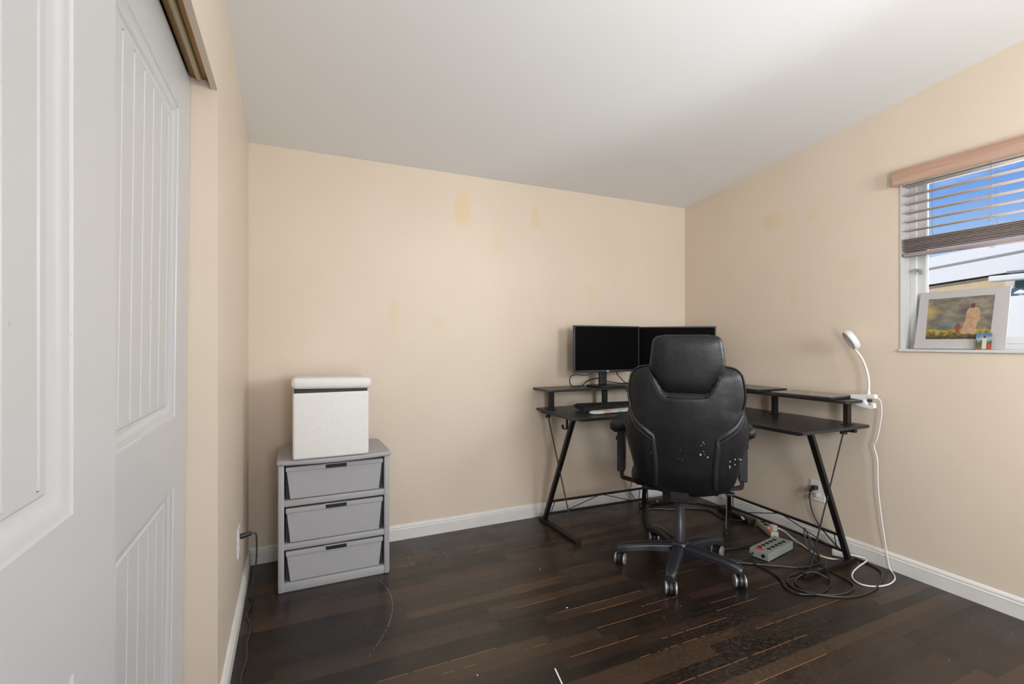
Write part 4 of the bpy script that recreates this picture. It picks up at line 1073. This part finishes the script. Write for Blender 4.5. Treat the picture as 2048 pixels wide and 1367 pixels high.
# star base
tips = [(1.640, 2.185), (1.664, 1.800), (2.046, 1.702), (2.024, 2.345), (2.250, 2.022)]
bm = bmesh.new(); lathe(bm, HUB, [(.034, .062), (.046, .070), (.052, .085), (.052, .115), (.045, .132), (.034, .138)], 28)
hubo = obj('base_hub', bm, NYLON, chair, smooth=True)
wang = [-8, 6, 12, 10, -25]
for (tx_, ty_), wa in zip(tips, wang):
    tip = Vector((tx_, ty_, 0)); d = (tip-HUB); d.z = 0; ln = d.length; d.normalize(); n_ = Vector((-d.y, d.x, 0))
    bm = bmesh.new(); rows = []
    for i in range(11):
        t = i/10; r = .03+(ln-.03)*t
        w = .031-.004*t-(.008 if i == 10 else 0); zt2 = .128-.006*t-.022*t**3-(.008 if i == 10 else 0); zb = zt2-.046+.012*t
        c = HUB+d*r
        rows.append([bm.verts.new(c+n_*a+Vector((0, 0, z))) for a, z in ((-w, zb), (-w, zt2-.012), (-w*.62, zt2-.001), (0, zt2+.002), (w*.62, zt2-.001), (w, zt2-.012), (w, zb))])
    for a, b in zip(rows, rows[1:]):
        for k in range(7): bm.faces.new((a[k], a[(k+1) % 7], b[(k+1) % 7], b[k]))
    bm.faces.new(rows[0]); bm.faces.new(rows[-1][::-1])
    obj('base_arm', bm, NYLON, chair, smooth=True, bev=.002)
    # caster
    tp = tip-d*.022
    wd = Matrix.Rotation(math.radians(wa), 3, 'Z') @ (-FW)
    cc = tp+wd*.014+Vector((0, 0, .030)); axl = Vector((-wd.y, wd.x, 0))
    cs = obj('caster', T([tp+Vector((0, 0, .085)), tp+Vector((0, 0, .05))], .007, seg=10, n=1), STEEL, chair)
    bm = bmesh.new(); lathe(bm, cc, [(.010, -.009), (.033, -.007), (.033, .007), (.010, .009)], 20, axl); obj('caster_hood', bm, WHEELM, cs, smooth=True)
    for s in (-1, 1):
        c2 = cc+axl*s*.0185
        bm = bmesh.new(); lathe(bm, c2, [(.018, -.009), (.0285, -.008), (.030, -.005), (.030, .005), (.0285, .008), (.018, .009)], 28, axl); wo = obj('wheel', bm, WHEELM, cs, smooth=True)
        bm = bmesh.new(); pr = [(.0295, .001), (.0303, .002), (.0303, .005), (.0288, .0085), (.022, .0105), (.001, .011)]; lathe(bm, c2, pr if s > 0 else [(a, -b) for a, b in pr[::-1]], 28, axl); obj('wheel_cap', bm, WHEELD, wo, smooth=True)

# ------------------------------------------------------------------ bits on the floor
def fpt(px, py):
    a = (px-CX)/F; b = (CY-py)/F; q = -CZ/b
    return ((a*CT+ST)*q, (-a*ST+CT)*q)
def scrap(px, py, lx, ly, label):
    x, y_ = fpt(px, py); bm = bmesh.new()
    pts = [(lx*math.cos(2*PI*k/9)*random.uniform(.7, 1), ly*math.sin(2*PI*k/9)*random.uniform(.7, 1)) for k in range(9)]
    prism(bm, [(x+a, y_+b) for a, b in pts], .0003, .002); o = obj('paper_scrap', bm, PAPER); tag(o, label, 'paper scrap', 'paper crumbs on the floor')
scrap(1134, 1215, .006, .003, 'tiny white paper scrap on the open floor in front of the chair')
scrap(1080, 1138, .003, .004, 'tiny white crumb of paper near the left desk foot')
scrap(955, 1350, .003, .003, 'tiny white crumb of paper on the floor at the bottom of the photo')
scrap(1711, 1091, .006, .004, 'white fleck between the right desk leg and baseboard')
x0, y0 = fpt(1110, 1337); x1, y1 = fpt(1126, 1372)
bm = bmesh.new(); bar(bm, (x0, y0, .0016), (x1, y1, .0016), .005, .0022); o = obj('plastic_strip', bm, PAPER); tag(o, 'thin white strip lying on the floor nearest the camera', 'strip')

# ------------------------------------------------------------------ unseen ceiling fill lamp added above the frame, world, lights
LX, LY = .95, .75
cl_ = thing('ceiling_fill_light', 'round white dome light added on the ceiling as unseen fill, above the picture', 'ceiling fill light', (LX, LY, zc(LY)))
zc0 = zc(LY)
bm = bmesh.new(); lathe(bm, (LX, LY, zc0-.045), [(.15, 0), (.15, .06)], 32); obj('fill_light_mount', bm, BRASS, cl_, smooth=True)
bm = bmesh.new(); lathe(bm, (LX, LY, zc0-.10), [(.0, 0), (.07, .008), (.11, .03), (.13, .055)], 32); obj('fill_light_dome', bm, mat('frosted_fill_light', (.8, .8, .78), .4, emit=(1, .97, .92), es=1), cl_, smooth=True)

def area(name, loc, rot, sx, sy, power, col):
    d = bpy.data.lights.new(name, 'AREA'); d.shape = 'RECTANGLE'; d.size = sx; d.size_y = sy; d.energy = power; d.color = col
    o = bpy.data.objects.new(name, d); C.objects.link(o); o.location = loc; o.rotation_euler = rot; return o
area('window_daylight', (3.20, .68, 1.62), (0, math.radians(86), math.radians(-25)), .7, .5, 45, (.90, .95, 1))
area('rear_window_daylight', ((RX0+RX1)/2, YF-.06, 1.66), (math.radians(76), 0, math.radians(-22)), .8, .7, 52, (.93, .96, 1))
area('left_fill_light', ((DRX0+DRX1)/2, YF-.12, 1.25), (math.radians(108), 0, math.radians(-60)), .6, 1.3, 55, (1, .975, .94))  # added fill from behind left, aimed to brighten the right wall
d = bpy.data.lights.new('ceiling_fill_bulb', 'POINT'); d.energy = 4; d.color = (1, .965, .91); d.shadow_soft_size = .12  # faint fill added under the unseen dome
o = bpy.data.objects.new('ceiling_fill_bulb', d); C.objects.link(o); o.location = (LX, LY, zc0-.24)
s = bpy.data.lights.new('sun', 'SUN'); s.energy = 4.0; s.angle = .01; s.color = (1, .96, .9)
o = bpy.data.objects.new('sun', s); C.objects.link(o); o.rotation_euler = (math.radians(8), math.radians(-36), 0)

w = bpy.data.worlds.new('sky'); bpy.context.scene.world = w; w.use_nodes = True; nt = w.node_tree
bg = nt.nodes['Background']
tc = nt.nodes.new('ShaderNodeTexCoord'); sp = nt.nodes.new('ShaderNodeSeparateXYZ'); nt.links.new(tc.outputs['Generated'], sp.inputs[0])
z = sp.outputs[2]
grad = ramp(nt, z, [(0, (.74, .83, .92)), (.1, (.56, .74, .95)), (.22, (.20, .42, .90)), (.4, (.06, .20, .72)), (1, (.04, .15, .6))])
sc = nt.nodes.new('ShaderNodeVectorMath'); sc.operation = 'MULTIPLY'; nt.links.new(tc.outputs['Generated'], sc.inputs[0]); sc.inputs[1].default_value = (1, 1, 2.6)
cn = noise(nt, sc.outputs[0], 3.1, 5, .55)
cm = ramp(nt, cn, [(.50, 0.), (.68, .85)])
col = mixc(nt, cm, grad, (.86, .90, .97))
nt.links.new(col, bg.inputs[0]); bg.inputs[1].default_value = 1.0

# ------------------------------------------------------------------ camera
cam = bpy.data.cameras.new('camera'); co = bpy.data.objects.new('camera', cam); C.objects.link(co)
cam.sensor_width = 36; cam.lens = 36*F/2048; cam.clip_start = .02; cam.clip_end = 200
co.location = (0, 0, CZ); co.rotation_euler = (PI/2, 0, -TH)
sc_ = bpy.context.scene; sc_.camera = co
sc_.view_settings.view_transform = 'Standard'; sc_.view_settings.look = 'None'; sc_.view_settings.gamma = 1
sc_.view_settings.use_curve_mapping = False; sc_.view_settings.exposure = 0
sc_.cycles.max_bounces = 10; sc_.cycles.diffuse_bounces = 6
